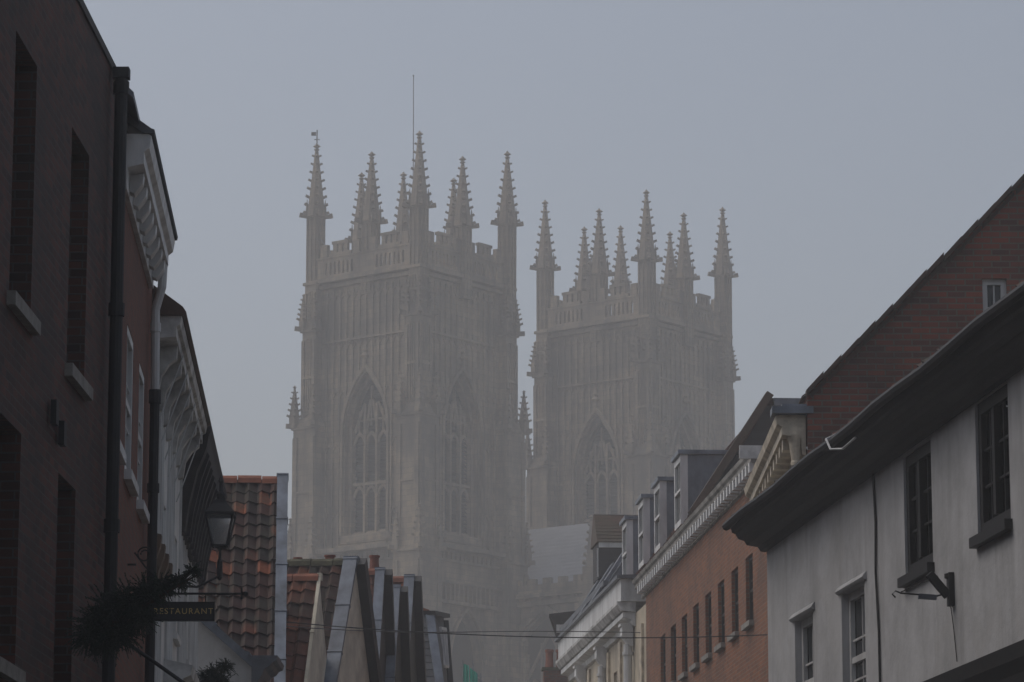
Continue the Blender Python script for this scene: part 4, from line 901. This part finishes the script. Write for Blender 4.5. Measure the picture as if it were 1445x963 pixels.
fir('fir_tree', at(298, 1000, 47), at(316, 934, 47), [(318, 940, 14), (303, 950, 18), (290, 958, 18), (312, 966, 22), (284, 975, 22), (300, 990, 28)], 47, 'little dark fir upright below the white gable', 5)
# slanted black pole under the fir
o = at(176, 905, 33); mb = MB(o); e_ = at(262, 966, 33); mb.tube([o, e_], .018, 8); mb.lathe(o, [(.0, -.05), (.04, -.03), (.04, .03), (.0, .05)], 8)
tag(mb.build('flag_pole', 'black_iron'), 'bare black pole slanting down from the brick wall under the fir', 'pole')
# empty sign bracket on the white house
fw = Fac((2.94, 40.6), (-.1144, 1), 1); P = fw.P; o = P(-9.0, 5.45, 0)
sb = thing('sign_bracket', o, 'empty black iron bracket with hook projecting from the white wall', 'bracket')
mb = MB(o); mb.box(P(-9.0, 5.46, .025), .1, .05, .3, ux=fw.d, uy=fw.n); mb.lathe(P(-9.0, 5.58, .05), [(.0, -.03), (.03, -.02), (.03, .02), (.0, .03)], 8); mb.build('wall_plate', 'black_iron', sb)
mb = MB(o); mb.tube([P(-9.0, 5.43, .04), P(-9.0, 5.4, .15), P(-9.0, 5.42, .48), P(-9.0, 5.44, .53), P(-9.0, 5.41, .56), P(-9.0, 5.38, .53)], .008, 8); mb.tube([P(-9.0, 5.43, .48), P(-9.0, 5.58, .14)], .006, 6); mb.build('arm', 'black_iron', sb, True)
mb = MB(o); mb.bar(P(-9.0, 5.6, .22), P(-9.0, 5.40, .05), .07, .07); mb.build('floodlight', 'black_iron', sb)
mb = MB(o); mb.bar(P(-9.0, 5.385, .16), P(-9.0, 5.395, .32), .05, .045); mb.build('lamp_box', 'dark_lead', sb)
mb = MB(o); mb.tube([P(-9.0, 5.33, .03), P(-9.03, 5.1, .012), P(-9.12, 4.8, .012)], .005, 6); mb.build('cord', 'cable_black', sb)
# wires across the street
def wire(a, b, sag, r, label, name='overhead_wire'):
    a, b = V(a), V(b); mb = MB(a); n = 24; mb.tube([a.lerp(b, i / n) - Z * sag * 4 * (i / n) * (1 - i / n) for i in range(n + 1)], r, 6)
    return tag(mb.build(name, 'cable_black', None, True), label, 'wire', 'wires across the street')
wire(at(404, 884, 59.2), at(640, 892, 78), .04, .009, 'thin wire between the brown roof and the slate dormer house')
p = at(640, 892, 78)
wire(at(404, 878, 59.4), at(1083, 896, 60), .14, .010, 'long sagging wire crossing from brown roof to orange brick house')
wire(at(620, 893, 83.5), at(905, 893, 82), -.03, .011, 'short taut wire between slate house and cream stucco house')
# green sheeted scaffold far down the street
Yc = 118; o = at(668, 963, Yc); o.z = 0
sc = thing('scaffold', o, 'distant scaffold corner wrapped in bright green sheeting', 'scaffold')
mb = MB(o); zt = at(655, 938, Yc).z
for x in (653, 667, 678):
    for dy in (0, 1.4): p = at(x, 963, Yc); mb.tube([(p.x, Yc + dy, 0), (p.x, Yc + dy, zt + (.15 if x < 670 else -.3))], .03, 6)
for dy in (0, 1.4): mb.tube([at(651, 941, Yc) + V((0, dy, 0)), at(680, 956, Yc) + V((0, dy, 0))], .03, 6)
mb.build('frame', 'scaffold_steel', sc)
mb = MB(o); q = [at(654, 937, Yc), at(660, 939, Yc), at(666, 945, Yc), at(674, 951, Yc)]
n_ = 14
for i in range(n_):
    t0, t1_ = i / n_ * 3, (i + 1) / n_ * 3
    def pt(t): k = min(2, int(t)); p = q[k].lerp(q[k + 1], t - k); return p + V((0, .05 * math.sin(t * 9) - .06, 0))
    a, b = pt(t0), pt(t1_)
    if 6 <= i < 7: continue
    mb.hexa([V((a.x, a.y, 0)), V((b.x, b.y, 0)), V((b.x, b.y + .02, 0)), V((a.x, a.y + .02, 0)), a, b, b + V((0, .02, 0)), a + V((0, .02, 0))])
mb.build('sheeting', 'green_net', sc)

# ================================================================== AIR, LIGHT
hz = MB(); c = V((0, 197.5, 33.5)); hz.box((0, 197.5, 33), 480, 505, 68)
hm = bpy.data.materials.new('fog'); hm.use_nodes = True; nt = hm.node_tree; nt.nodes.remove(nt.nodes['Principled BSDF'])
pv = nt.nodes.new('ShaderNodeVolumePrincipled'); pv.inputs['Density'].default_value = .0020; pv.inputs['Color'].default_value = (.95, .947, .94, 1); pv.inputs['Anisotropy'].default_value = 0.3
nt.links.new(pv.outputs[0], nt.nodes['Material Output'].inputs['Volume']); MATS['fog'] = hm
tag(hz.build('haze', 'fog'), kind='stuff')
SUN_EL, SUN_AZ = R(58), R(-70)
w = bpy.data.worlds.new('World'); scene.world = w; w.use_nodes = True; nt = w.node_tree
sky = nt.nodes.new('ShaderNodeTexSky'); sky.sky_type = 'NISHITA'; sky.sun_disc = False; sky.sun_elevation = SUN_EL; sky.sun_rotation = SUN_AZ
sky.air_density = 1.0; sky.dust_density = 4.0; sky.ozone_density = 1.0
hs = nt.nodes.new('ShaderNodeHueSaturation'); hs.inputs['Saturation'].default_value = .7
nt.links.new(sky.outputs[0], hs.inputs['Color']); nt.links.new(hs.outputs[0], nt.nodes['Background'].inputs['Color']); nt.nodes['Background'].inputs['Strength'].default_value = .1
sd = bpy.data.lights.new('sun', 'SUN'); sd.energy = .55; sd.angle = R(60); sd.color = (1, .96, .92)
so = bpy.data.objects.new('sun', sd); COL.objects.link(so)
dirv = V((math.sin(SUN_AZ) * math.cos(SUN_EL), math.cos(SUN_AZ) * math.cos(SUN_EL), math.sin(SUN_EL)))
so.rotation_euler = dirv.to_track_quat('Z', 'Y').to_euler(); so.location = (0, 0, 60)
scene.view_settings.view_transform = 'Standard'; scene.view_settings.look = 'None'; scene.view_settings.gamma = 1; scene.view_settings.use_curve_mapping = False
scene.view_settings.exposure = .08
cy = scene.cycles; cy.volume_bounces = 2; cy.max_bounces = 6; cy.diffuse_bounces = 3; cy.use_denoising = True
